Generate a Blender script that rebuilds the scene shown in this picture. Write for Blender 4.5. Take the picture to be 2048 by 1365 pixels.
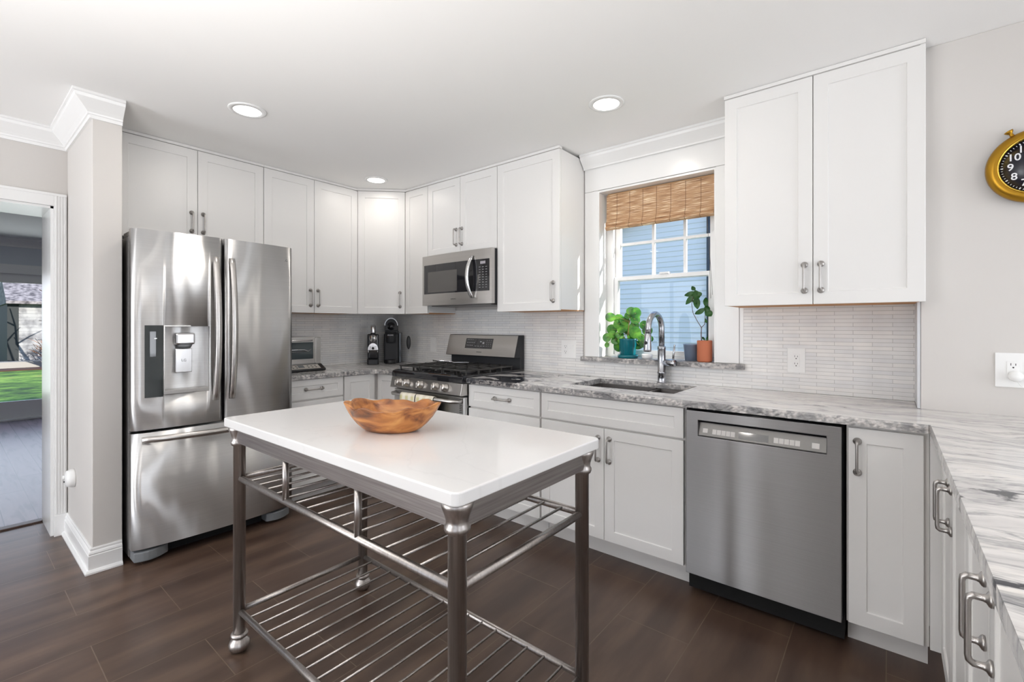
import bpy, bmesh, math, random
from mathutils import Vector, Matrix
random.seed(7)
R = math.radians
PI = math.pi
for o in list(bpy.data.objects):
    bpy.data.objects.remove(o)
SC = bpy.context.scene
COL = SC.collection

# ------------------------------------------------------------------ camera
cd = bpy.data.cameras.new('camera')
cd.sensor_width = 36.0
cd.lens = 928.5 / 2048 * 36.0
cd.shift_y = -31.5 / 2048
cd.clip_start = 0.03
cam = bpy.data.objects.new('camera', cd)
cam.location = (3.8648, -2.8629, 1.2683)
cam.rotation_euler = (R(90), 0, R(39.125))
COL.objects.link(cam)
SC.camera = cam
# ------------------------------------------------------------------ colour management
SC.view_settings.view_transform = 'Standard'
SC.view_settings.look = 'None'
SC.view_settings.gamma = 1.0
SC.view_settings.exposure = 0.02
SC.view_settings.use_curve_mapping = False
SC.cycles.max_bounces = 10
SC.cycles.diffuse_bounces = 6
SC.cycles.glossy_bounces = 5
SC.cycles.transmission_bounces = 8
SC.cycles.transparent_max_bounces = 12
SC.cycles.caustics_reflective = False
SC.cycles.caustics_refractive = False
SC.cycles.sample_clamp_indirect = 6.0
SC.cycles.use_denoising = True
# ------------------------------------------------------------------ world
w = bpy.data.worlds.new('sky')
SC.world = w
w.use_nodes = True
nt = w.node_tree
bg = nt.nodes['Background']
tc = nt.nodes.new('ShaderNodeTexCoord')
sp = nt.nodes.new('ShaderNodeSeparateXYZ')
rp = nt.nodes.new('ShaderNodeValToRGB')
rp.color_ramp.elements[0].position = 0.0
rp.color_ramp.elements[0].color = (0.75, 0.83, 0.95, 1)
rp.color_ramp.elements[1].position = 0.6
rp.color_ramp.elements[1].color = (0.30, 0.50, 0.88, 1)
nt.links.new(tc.outputs['Generated'], sp.inputs[0])
nt.links.new(sp.outputs['Z'], rp.inputs[0])
nt.links.new(rp.outputs[0], bg.inputs['Color'])
bg.inputs['Strength'].default_value = 1.5
# ------------------------------------------------------------------ sun, large daylight lamps, added ceiling fill
def lamp(name, kind, loc, direction, energy, color=(1, 1, 1), size=None, sy=None, spread=None, shape=None, angle=None):
    l = bpy.data.lights.new(name, kind)
    l.energy = energy
    l.color = color
    if kind == 'AREA':
        l.shape = shape or 'RECTANGLE'
        l.size = size
        if l.shape == 'RECTANGLE':
            l.size_y = sy
        if spread is not None:
            l.spread = spread
    if angle is not None:
        l.angle = angle
    ob = bpy.data.objects.new(name, l)
    ob.location = loc
    ob.rotation_euler = Vector(direction).to_track_quat('-Z', 'Y').to_euler()
    COL.objects.link(ob)
    return ob
lamp('sun', 'SUN', (12, 6, 8), (-3.0, -1.0, -1.33), 8.0, (1.0, 0.95, 0.87), angle=R(0.6))
# area lamps as daylight in assumed, unseen openings: dining side and behind the camera
lamp('daylight_dining_door', 'AREA', (7.065, -1.25, 1.2), (-1, 0, 0), 48, (0.93, 0.96, 1.0), 1.28, 2.05)
lamp('daylight_dining_window', 'AREA', (7.065, -4.0, 1.2), (-1, 0, 0), 26, (0.93, 0.96, 1.0), 1.58, 2.05)
lamp('daylight_back_window_east', 'AREA', (4.9, -5.925, 1.1), (0, 1, 0), 7, (0.95, 0.97, 1.0), 1.75, 2.0)
lamp('daylight_back_sidelight', 'AREA', (2.19, -5.925, 1.1), (0, 1, 0), 30, (0.95, 0.97, 1.0), 0.32, 2.0)
lamp('daylight_back_window_west', 'AREA', (0.58, -5.925, 1.1), (0, 1, 0), 72, (0.95, 0.97, 1.0), 1.32, 2.0)
lamp('added_ceiling_fill', 'AREA', (2.9, -3.7, 0.8), (-0.05, 0.22, 1), 48, (1.0, 0.98, 0.96), 0.9, 0.9, spread=R(130))  # added, unseen uplight behind the camera to brighten the ceiling
lamp('daylight_sunroom_door', 'AREA', (-5.0, -2.3, 1.15), (1, 0, 0), 17, (0.88, 0.92, 1.0), 2.6, 1.6)

# ------------------------------------------------------------------ materials
MATS = {}
def srgb(r, g, b):
    f = lambda c: (c / 255 / 12.92) if c / 255 <= 0.04045 else ((c / 255 + 0.055) / 1.055) ** 2.4
    return (f(r), f(g), f(b), 1)
def mat(name, col, rough=0.5, metal=0.0, **kw):
    if name in MATS:
        return MATS[name]
    m = bpy.data.materials.new(name)
    m.use_nodes = True
    b = m.node_tree.nodes['Principled BSDF']
    b.inputs['Base Color'].default_value = col
    b.inputs['Roughness'].default_value = rough
    b.inputs['Metallic'].default_value = metal
    for k, v in kw.items():
        b.inputs[k.replace('_', ' ')].default_value = v
    MATS[name] = m
    return m
def N(m, t, **kw):
    n = m.node_tree.nodes.new(t)
    for k, v in kw.items():
        if k in n.inputs:
            n.inputs[k].default_value = v
        else:
            setattr(n, k, v)
    return n
def L(m, a, b):
    m.node_tree.links.new(a, b)
def coords(m, scale=(1, 1, 1), rot=(0, 0, 0), loc=(0, 0, 0), src='Object'):
    t = N(m, 'ShaderNodeTexCoord')
    mp = N(m, 'ShaderNodeMapping')
    mp.inputs['Scale'].default_value = scale
    mp.inputs['Rotation'].default_value = rot
    mp.inputs['Location'].default_value = loc
    L(m, t.outputs[src], mp.inputs['Vector'])
    return mp.outputs[0]
def wcoords(m, scale=(1, 1, 1), rot=(0, 0, 0), loc=(0, 0, 0)):
    g = N(m, 'ShaderNodeNewGeometry')
    mp = N(m, 'ShaderNodeMapping')
    mp.inputs['Scale'].default_value = scale
    mp.inputs['Rotation'].default_value = rot
    mp.inputs['Location'].default_value = loc
    L(m, g.outputs['Position'], mp.inputs['Vector'])
    return mp.outputs[0]
def ramp(m, fac, stops, interp='LINEAR'):
    r = N(m, 'ShaderNodeValToRGB')
    cr = r.color_ramp
    cr.interpolation = interp
    while len(cr.elements) < len(stops):
        cr.elements.new(0.5)
    for e, (p, c) in zip(cr.elements, stops):
        e.position = p
        e.color = c if isinstance(c, tuple) else (c, c, c, 1)
    L(m, fac, r.inputs[0])
    return r.outputs[0]
def mix(m, fac, a, b, mode='MIX'):
    n = N(m, 'ShaderNodeMix', data_type='RGBA', blend_type=mode)
    def put(i, v):
        if isinstance(v, (int, float, tuple)):
            n.inputs[i].default_value = v
        else:
            L(m, v, n.inputs[i])
    put(0, fac); put(6, a); put(7, b)
    return n.outputs[2]
def math_(m, op, a, b=None):
    n = N(m, 'ShaderNodeMath', operation=op)
    for i, v in enumerate((a, b)):
        if v is None:
            continue
        if isinstance(v, (int, float)):
            n.inputs[i].default_value = v
        else:
            L(m, v, n.inputs[i])
    return n.outputs[0]
def bump(m, h, strength=0.3, dist=0.01):
    b = N(m, 'ShaderNodeBump')
    b.inputs['Strength'].default_value = strength
    b.inputs['Distance'].default_value = dist
    L(m, h, b.inputs['Height'])
    L(m, b.outputs[0], P(m).inputs['Normal'])
def P(m):
    return m.node_tree.nodes['Principled BSDF']
def setc(m, s):
    L(m, s, P(m).inputs['Base Color'])

WHITE = mat('cabinet_paint', (0.79, 0.78, 0.765, 1), 0.36)
CARC = mat('cabinet_box_paint', (0.70, 0.68, 0.66, 1), 0.45)
TRIM = mat('trim_paint', (0.84, 0.84, 0.835, 1), 0.25)
CEIL = mat('ceiling_paint', (0.88, 0.875, 0.865, 1), 0.8)
WALL = mat('wall_paint', (0.63, 0.605, 0.58, 1), 0.55)
ROOM2 = mat('sunroom_wall_paint', (0.62, 0.65, 0.70, 1), 0.6)
UNDER = mat('raw_plywood', srgb(196, 140, 84), 0.6)
BLACK = mat('black_plastic', (0.012, 0.012, 0.014, 1), 0.4)
MATTE = mat('black_matte', (0.02, 0.021, 0.024, 1), 0.6)
VOID = mat('dark_toe_space', (0.004, 0.004, 0.004, 1), 0.9)
BGLASS = mat('black_glass', (0.015, 0.015, 0.018, 1), 0.05, 0, Coat_Weight=0.5)
NICKEL = mat('satin_nickel', (0.43, 0.41, 0.395, 1), 0.36, 1.0)
CHROME = mat('chrome', (0.74, 0.74, 0.75, 1), 0.22, 1.0)
PLATE = mat('white_plastic', (0.86, 0.86, 0.85, 1), 0.35)
SLOT = mat('slot_dark', (0.03, 0.03, 0.03, 1), 0.5)
GRAYP = mat('gray_plastic', (0.17, 0.18, 0.19, 1), 0.4)
SIDEG = mat('appliance_side_gray', (0.19, 0.18, 0.175, 1), 0.4, 0.5)
BRASS = mat('antique_brass', srgb(172, 130, 44), 0.36, 1.0)
BRASS2 = mat('bright_brass_ring', srgb(226, 190, 84), 0.25, 1.0)
INK = mat('white_print', (0.80, 0.80, 0.82, 1), 0.6)
DINK = mat('dark_print', (0.10, 0.10, 0.10, 1), 0.5)
GLASS = mat('window_glass', (1, 1, 1, 1), 0.0, 0)
m = GLASS
for n in list(m.node_tree.nodes):
    if n.type == 'BSDF_PRINCIPLED':
        m.node_tree.nodes.remove(n)
_tr = N(m, 'ShaderNodeBsdfTransparent'); _gl = N(m, 'ShaderNodeBsdfGlossy'); _gl.inputs['Roughness'].default_value = 0.0
_ms = N(m, 'ShaderNodeMixShader'); _ms.inputs[0].default_value = 0.007
L(m, _tr.outputs[0], _ms.inputs[1]); L(m, _gl.outputs[0], _ms.inputs[2])
L(m, _ms.outputs[0], m.node_tree.nodes['Material Output'].inputs[0])

def emis(name, col, s):
    m = mat(name, (0.8, 0.8, 0.8, 1), 0.5)
    P(m).inputs['Emission Color'].default_value = col
    P(m).inputs['Emission Strength'].default_value = s
    return m
LED = emis('lamp_diffuser', (1.0, 0.97, 0.93, 1), 4.0)
LEDW = emis('indicator_light', (0.9, 0.95, 1, 1), 1.5)

def steel(name, col, rough, aniso=0.75, streak=(1.5, 1.5, 300)):
    m = mat(name, col, rough, 1.0)
    p = P(m)
    p.inputs['Anisotropic'].default_value = aniso
    p.inputs['Anisotropic Rotation'].default_value = 0.25
    tg = N(m, 'ShaderNodeTangent', direction_type='RADIAL', axis='Z')
    L(m, tg.outputs[0], p.inputs['Tangent'])
    nz = N(m, 'ShaderNodeTexNoise'); nz.inputs['Scale'].default_value = 1.0; nz.inputs['Detail'].default_value = 3
    L(m, coords(m, streak), nz.inputs['Vector'])
    c = ramp(m, nz.outputs[0], [(0.3, tuple(x * 0.93 for x in col[:3]) + (1,)), (0.7, col)])
    setc(m, c)
    return m
STEEL = steel('brushed_stainless', (0.60, 0.595, 0.59, 1), 0.34)
STEELD = steel('brushed_stainless_dishwasher', (0.32, 0.315, 0.32, 1), 0.42, 1.0)
STEELV = steel('stainless_trim', (0.55, 0.53, 0.51, 1), 0.30, 0.3)
KNOBM = mat('knob_metal', (0.50, 0.47, 0.44, 1), 0.32, 1.0)
# large soft ripples of the fridge doors
FRIDGE = steel('brushed_stainless_fridge', (0.80, 0.795, 0.79, 1), 0.40, 1.0)
m = FRIDGE
nz = N(m, 'ShaderNodeTexNoise'); nz.inputs['Scale'].default_value = 1.0; nz.inputs['Detail'].default_value = 1.0
L(m, coords(m, (1.0, 7.0, 0.8)), nz.inputs['Vector'])
bump(m, nz.outputs[0], 0.6, 0.03)
PEWTER = mat('brushed_pewter', (0.33, 0.305, 0.29, 1), 0.36, 1.0)
m = PEWTER
nz = N(m, 'ShaderNodeTexNoise'); nz.inputs['Scale'].default_value = 1.0; nz.inputs['Detail'].default_value = 4
L(m, coords(m, (160, 160, 5)), nz.inputs['Vector'])
setc(m, ramp(m, nz.outputs[0], [(0.3, (0.42, 0.39, 0.37, 1)), (0.7, (0.54, 0.505, 0.485, 1))]))
PEWH = mat('brushed_pewter_apron', (0.30, 0.275, 0.265, 1), 0.38, 1.0)
m = PEWH
nz = N(m, 'ShaderNodeTexNoise'); nz.inputs['Scale'].default_value = 1.0; nz.inputs['Detail'].default_value = 4
L(m, coords(m, (4, 4, 220)), nz.inputs['Vector'])
setc(m, ramp(m, nz.outputs[0], [(0.3, (0.28, 0.255, 0.25, 1)), (0.7, (0.42, 0.39, 0.38, 1))]))

def granite(name, edge):
    m = mat(name, (0.8, 0.8, 0.8, 1), 0.55 if edge else 0.16)
    wpos = wcoords(m, (1, 1, 1))
    nw = N(m, 'ShaderNodeTexNoise'); nw.inputs['Scale'].default_value = 1.3; nw.inputs['Detail'].default_value = 3
    L(m, wpos, nw.inputs['Vector'])
    # warped position
    vs = N(m, 'ShaderNodeVectorMath', operation='SCALE'); vs.inputs['Scale'].default_value = 0.55
    L(m, nw.outputs['Color'], vs.inputs[0])
    va = N(m, 'ShaderNodeVectorMath', operation='ADD')
    L(m, wpos, va.inputs[0]); L(m, vs.outputs[0], va.inputs[1])
    def noise(sc, scale=(1, 1, 1), det=5, dist=0.0, rot=0.0):
        mp = N(m, 'ShaderNodeMapping'); mp.inputs['Scale'].default_value = scale; mp.inputs['Rotation'].default_value = (0, 0, rot)
        L(m, va.outputs[0], mp.inputs['Vector'])
        n = N(m, 'ShaderNodeTexNoise'); n.inputs['Scale'].default_value = sc; n.inputs['Detail'].default_value = det; n.inputs['Distortion'].default_value = dist
        n.inputs['Roughness'].default_value = 0.6
        L(m, mp.outputs[0], n.inputs['Vector'])
        return n.outputs[0]
    base = ramp(m, noise(3, (1, 4, 2), 5), [(0.35, srgb(200, 198, 198)), (0.55, srgb(232, 230, 228)), (0.75, srgb(240, 236, 230))])
    streak = ramp(m, noise(1.7, (0.9, 8, 3), 7, 0.5, R(4)), [(0.455, 0.0), (0.495, 0.72), (0.51, 0.6), (0.535, 0.0)])
    fine = ramp(m, noise(7, (0.6, 12, 3), 5, 0.2, R(4)), [(0.50, 0.0), (0.60, 0.36), (0.64, 0.0)])
    band = ramp(m, noise(1.6, (0.8, 3.4, 2), 6, 0.9, R(-8)), [(0.60, 0.0), (0.66, 1.0)])
    grain = ramp(m, noise(60, (0.5, 1, 1), 4), [(0.35, 0.35), (0.6, 1.0)])
    s = math_(m, 'MULTIPLY', math_(m, 'MAXIMUM', streak, fine), grain)
    c = mix(m, s, base, srgb(112, 114, 120))
    c = mix(m, math_(m, 'MULTIPLY', band, grain), c, srgb(92, 94, 100))
    # black mica blotches, crowding by the range
    sx = N(m, 'ShaderNodeSeparateXYZ'); L(m, wpos, sx.inputs[0])
    near = ramp(m, math_(m, 'MULTIPLY', math_(m, 'ABSOLUTE', math_(m, 'SUBTRACT', sx.outputs[0], 1.95)), 0.5), [(0.0, 0.19), (0.30, 0.0)])
    bl = ramp(m, math_(m, 'ADD', noise(2.6, (1.0, 2.4, 2), 6, 1.2), near), [(0.63, 0.0), (0.67, 1.0)])
    c = mix(m, bl, c, srgb(38, 42, 52))
    if edge:
        n1 = N(m, 'ShaderNodeTexNoise'); n1.inputs['Scale'].default_value = 55; n1.inputs['Detail'].default_value = 5
        L(m, wpos, n1.inputs['Vector'])
        n2 = N(m, 'ShaderNodeTexNoise'); n2.inputs['Scale'].default_value = 9; n2.inputs['Detail'].default_value = 4
        L(m, wpos, n2.inputs['Vector'])
        sp_ = ramp(m, n1.outputs[0], [(0.40, srgb(60, 58, 60)), (0.50, srgb(150, 145, 143)), (0.62, srgb(205, 198, 193))])
        dk = ramp(m, n2.outputs[0], [(0.52, 0.0), (0.58, 0.95)])
        sp2 = mix(m, dk, sp_, srgb(42, 42, 46))
        c = mix(m, 0.6, c, sp2)
        bump(m, n1.outputs[0], 0.8, 0.006)
    setc(m, c)
    return m
GRAN = granite('polished_granite', False)
GEDGE = granite('chiseled_granite_edge', True)

QUARTZ = mat('white_quartz', (0.86, 0.855, 0.85, 1), 0.12)
m = QUARTZ
nz = N(m, 'ShaderNodeTexNoise'); nz.inputs['Scale'].default_value = 1.6; nz.inputs['Detail'].default_value = 5; nz.inputs['Distortion'].default_value = 1.2
L(m, coords(m), nz.inputs['Vector'])
setc(m, ramp(m, nz.outputs[0], [(0.49, (0.87, 0.865, 0.86, 1)), (0.498, (0.835, 0.83, 0.825, 1)), (0.506, (0.87, 0.865, 0.86, 1))]))

# marble strip tile backsplash: position (u, z)
def tilemat(name, axis):
    m = mat(name, (0.8, 0.8, 0.8, 1), 0.28)
    g = N(m, 'ShaderNodeNewGeometry'); s = N(m, 'ShaderNodeSeparateXYZ'); cx = N(m, 'ShaderNodeCombineXYZ')
    L(m, g.outputs['Position'], s.inputs[0])
    L(m, s.outputs[axis], cx.inputs[0]); L(m, math_(m, 'SUBTRACT', s.outputs[2], 0.914), cx.inputs[1])
    b = N(m, 'ShaderNodeTexBrick'); b.offset = 0.5; b.offset_frequency = 2
    b.inputs['Scale'].default_value = 1.0
    b.inputs['Brick Width'].default_value = 0.152
    b.inputs['Row Height'].default_value = 0.0193
    b.inputs['Mortar Size'].default_value = 0.0011
    b.inputs['Mortar Smooth'].default_value = 0.3
    b.inputs['Color1'].default_value = srgb(226, 226, 226)
    b.inputs['Color2'].default_value = srgb(236, 234, 231)
    b.inputs['Mortar'].default_value = srgb(186, 184, 182)
    L(m, cx.outputs[0], b.inputs['Vector'])
    n = N(m, 'ShaderNodeTexNoise'); n.inputs['Scale'].default_value = 9; n.inputs['Detail'].default_value = 4
    L(m, g.outputs['Position'], n.inputs['Vector'])
    v = ramp(m, n.outputs[0], [(0.3, (0.94, 0.94, 0.95, 1)), (0.6, (1.03, 1.03, 1.03, 1))])
    setc(m, mix(m, 1.0, b.outputs['Color'], v, 'MULTIPLY'))
    bump(m, math_(m, 'SUBTRACT', 1.0, b.outputs['Fac']), 0.35, 0.002)
    return m
TILEX = tilemat('marble_strip_tile_window_wall', 0)
TILEY = tilemat('marble_strip_tile_fridge_wall', 1)

FLOORM = mat('brown_porcelain_tile', (0.1, 0.07, 0.06, 1), 0.3)
m = FLOORM
g = N(m, 'ShaderNodeNewGeometry'); s = N(m, 'ShaderNodeSeparateXYZ'); cx = N(m, 'ShaderNodeCombineXYZ')
L(m, g.outputs['Position'], s.inputs[0])
L(m, math_(m, 'ADD', s.outputs[1], 2.49 + 6.0), cx.inputs[0]); L(m, math_(m, 'ADD', s.outputs[0], 0.11 + 6.1), cx.inputs[1])
b = N(m, 'ShaderNodeTexBrick'); b.offset = 0.5; b.offset_frequency = 2
for k, v in (('Scale', 1.0), ('Brick Width', 0.60), ('Row Height', 0.305), ('Mortar Size', 0.0016), ('Mortar Smooth', 0.1)):
    b.inputs[k].default_value = v
b.inputs['Color1'].default_value = (1, 1, 1, 1); b.inputs['Color2'].default_value = (0.86, 0.86, 0.86, 1); b.inputs['Mortar'].default_value = (1.0, 1.0, 1.0, 1)
L(m, cx.outputs[0], b.inputs['Vector'])
n = N(m, 'ShaderNodeTexNoise'); n.inputs['Scale'].default_value = 1.0; n.inputs['Detail'].default_value = 5; n.inputs['Distortion'].default_value = 0.0
L(m, wcoords(m, (9, 1.6, 1)), n.inputs['Vector'])
base = ramp(m, n.outputs[0], [(0.3, srgb(66, 50, 42)), (0.5, srgb(84, 66, 56)), (0.7, srgb(104, 84, 70))])
c = mix(m, 1.0, base, b.outputs['Color'], 'MULTIPLY')
c = mix(m, b.outputs['Fac'], c, srgb(108, 92, 78))
setc(m, c)
P(m).inputs['Roughness'].default_value = 0.33
bump(m, math_(m, 'SUBTRACT', 1.0, b.outputs['Fac']), 0.4, 0.002)

WOODF = mat('pale_wood_floor', (0.4, 0.35, 0.35, 1), 0.28)
m = WOODF
g = N(m, 'ShaderNodeNewGeometry')
b = N(m, 'ShaderNodeTexBrick'); b.offset = 0.37; b.offset_frequency = 2
for k, v in (('Scale', 1.0), ('Brick Width', 1.3), ('Row Height', 0.15), ('Mortar Size', 0.003), ('Mortar Smooth', 0.1)):
    b.inputs[k].default_value = v
b.inputs['Color1'].default_value = srgb(140, 124, 128); b.inputs['Color2'].default_value = srgb(122, 106, 112); b.inputs['Mortar'].default_value = srgb(64, 52, 54)
L(m, wcoords(m, (1, 1, 1), loc=(0, 0.06, 0)), b.inputs['Vector'])
n = N(m, 'ShaderNodeTexNoise'); n.inputs['Scale'].default_value = 1.0; n.inputs['Detail'].default_value = 8; n.inputs['Distortion'].default_value = 0.5
L(m, wcoords(m, (2.0, 16, 1)), n.inputs['Vector'])
v = ramp(m, n.outputs[0], [(0.36, (0.45, 0.42, 0.42, 1)), (0.46, (0.92, 0.9, 0.92, 1)), (0.7, (1.1, 1.08, 1.1, 1))])
setc(m, mix(m, 1.0, b.outputs['Color'], v, 'MULTIPLY'))

TEAK = mat('carved_teak', (0.4, 0.2, 0.08, 1), 0.38)
m = TEAK
n = N(m, 'ShaderNodeTexNoise'); n.inputs['Scale'].default_value = 1.0; n.inputs['Detail'].default_value = 6; n.inputs['Distortion'].default_value = 0.8
L(m, coords(m, (7, 22, 30)), n.inputs['Vector'])
setc(m, ramp(m, n.outputs[0], [(0.30, srgb(74, 42, 24)), (0.42, srgb(140, 84, 42)), (0.54, srgb(178, 116, 60)), (0.72, srgb(208, 150, 86))]))

BAMBOO = mat('woven_bamboo', (0.5, 0.35, 0.2, 1), 0.6)
m = BAMBOO
n = N(m, 'ShaderNodeTexNoise'); n.inputs['Scale'].default_value = 1.0; n.inputs['Detail'].default_value = 4
L(m, coords(m, (9, 1, 260)), n.inputs['Vector'])
c = ramp(m, n.outputs[0], [(0.32, srgb(124, 88, 60)), (0.46, srgb(176, 136, 100)), (0.57, srgb(196, 160, 122)), (0.66, srgb(246, 230, 200))])
wv = N(m, 'ShaderNodeTexWave', wave_type='BANDS', bands_direction='X'); wv.inputs['Scale'].default_value = 3.4; wv.inputs['Distortion'].default_value = 0.0
L(m, coords(m), wv.inputs['Vector'])
c = mix(m, ramp(m, wv.outputs[0], [(0.0, 0.75), (0.012, 0.0)]), c, srgb(110, 72, 44))
setc(m, c)
P(m).inputs['Transmission Weight'].default_value = 0.0
bump(m, n.outputs[0], 0.5, 0.002)

TOWEL = mat('striped_towel', (0.8, 0.78, 0.7, 1), 0.9)
m = TOWEL
wv = N(m, 'ShaderNodeTexWave', wave_type='BANDS', bands_direction='X'); wv.inputs['Scale'].default_value = 5.0
L(m, coords(m), wv.inputs['Vector'])
wz = N(m, 'ShaderNodeTexWave', wave_type='BANDS', bands_direction='Z'); wz.inputs['Scale'].default_value = 4.0
L(m, coords(m), wz.inputs['Vector'])
c = mix(m, ramp(m, wv.outputs[0], [(0.45, 0.0), (0.6, 0.7)]), srgb(240, 234, 216), srgb(224, 214, 196))
c = mix(m, math_(m, 'MULTIPLY', ramp(m, wv.outputs[0], [(0.4, 0.0), (0.7, 1.0)]), ramp(m, wz.outputs[0], [(0.5, 0.0), (0.9, 0.75)])), c, srgb(206, 200, 140))
setc(m, c)

LEAF = mat('pilea_leaf', srgb(70, 140, 40), 0.35)
m = LEAF
n = N(m, 'ShaderNodeTexNoise'); n.inputs['Scale'].default_value = 16
L(m, coords(m), n.inputs['Vector'])
setc(m, ramp(m, n.outputs[0], [(0.35, srgb(24, 74, 26)), (0.5, srgb(52, 122, 34)), (0.68, srgb(112, 176, 56))]))
P(m).inputs['Subsurface Weight'].default_value = 0.0
LEAF2 = mat('dark_leaf', srgb(36, 84, 28), 0.45)
STEM = mat('brown_stem', srgb(96, 66, 46), 0.7)
STEMG = mat('green_stem', srgb(150, 140, 80), 0.6)
TEAL = mat('teal_glaze', srgb(10, 104, 116), 0.15)
TERRA = mat('terracotta', srgb(190, 112, 80), 0.75)
TIN = mat('galvanized_tin', srgb(150, 166, 190), 0.45, 0.6)
SOIL = mat('soil', srgb(50, 36, 28), 0.95)
SIDING = mat('white_lap_siding', (0.80, 0.84, 0.87, 1), 0.6)
SHEDW = mat('mottled_white_siding', (0.8, 0.8, 0.8, 1), 0.7)  # noise mottles the boards between dark and mid grey
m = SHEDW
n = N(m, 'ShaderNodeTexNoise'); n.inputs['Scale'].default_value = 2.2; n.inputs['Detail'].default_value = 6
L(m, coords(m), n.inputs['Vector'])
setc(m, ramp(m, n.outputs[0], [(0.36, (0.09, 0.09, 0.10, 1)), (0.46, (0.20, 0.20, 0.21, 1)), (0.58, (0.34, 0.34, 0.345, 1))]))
ROOFM = mat('gray_shingles', (0.1, 0.1, 0.11, 1), 0.9)
m = ROOFM
n = N(m, 'ShaderNodeTexNoise'); n.inputs['Scale'].default_value = 6; n.inputs['Detail'].default_value = 8
L(m, coords(m), n.inputs['Vector'])
setc(m, ramp(m, n.outputs[0], [(0.35, srgb(70, 66, 70)), (0.65, srgb(150, 144, 146))]))
DTRIM = mat('dark_fascia', srgb(52, 66, 80), 0.6)
GRASS = mat('lawn_grass', (0.1, 0.3, 0.05, 1), 0.9)
m = GRASS
n = N(m, 'ShaderNodeTexNoise'); n.inputs['Scale'].default_value = 0.9; n.inputs['Detail'].default_value = 12; n.inputs['Roughness'].default_value = 0.75
L(m, coords(m), n.inputs['Vector'])
setc(m, ramp(m, n.outputs[0], [(0.38, srgb(30, 60, 16)), (0.5, srgb(84, 122, 36)), (0.6, srgb(130, 164, 64)), (0.68, srgb(150, 120, 74))]))
BARK = mat('dark_bark', srgb(66, 52, 44), 0.9)
TWIG = mat('orange_twigs', srgb(150, 98, 66), 0.9)
MULCH = mat('mulch', srgb(70, 46, 38), 0.95)
PIPE = mat('dark_metal_pipe', srgb(70, 78, 84), 0.5, 0.4)
SINKM = mat('dark_sink_composite', srgb(86, 82, 80), 0.4, 0.5)

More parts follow.
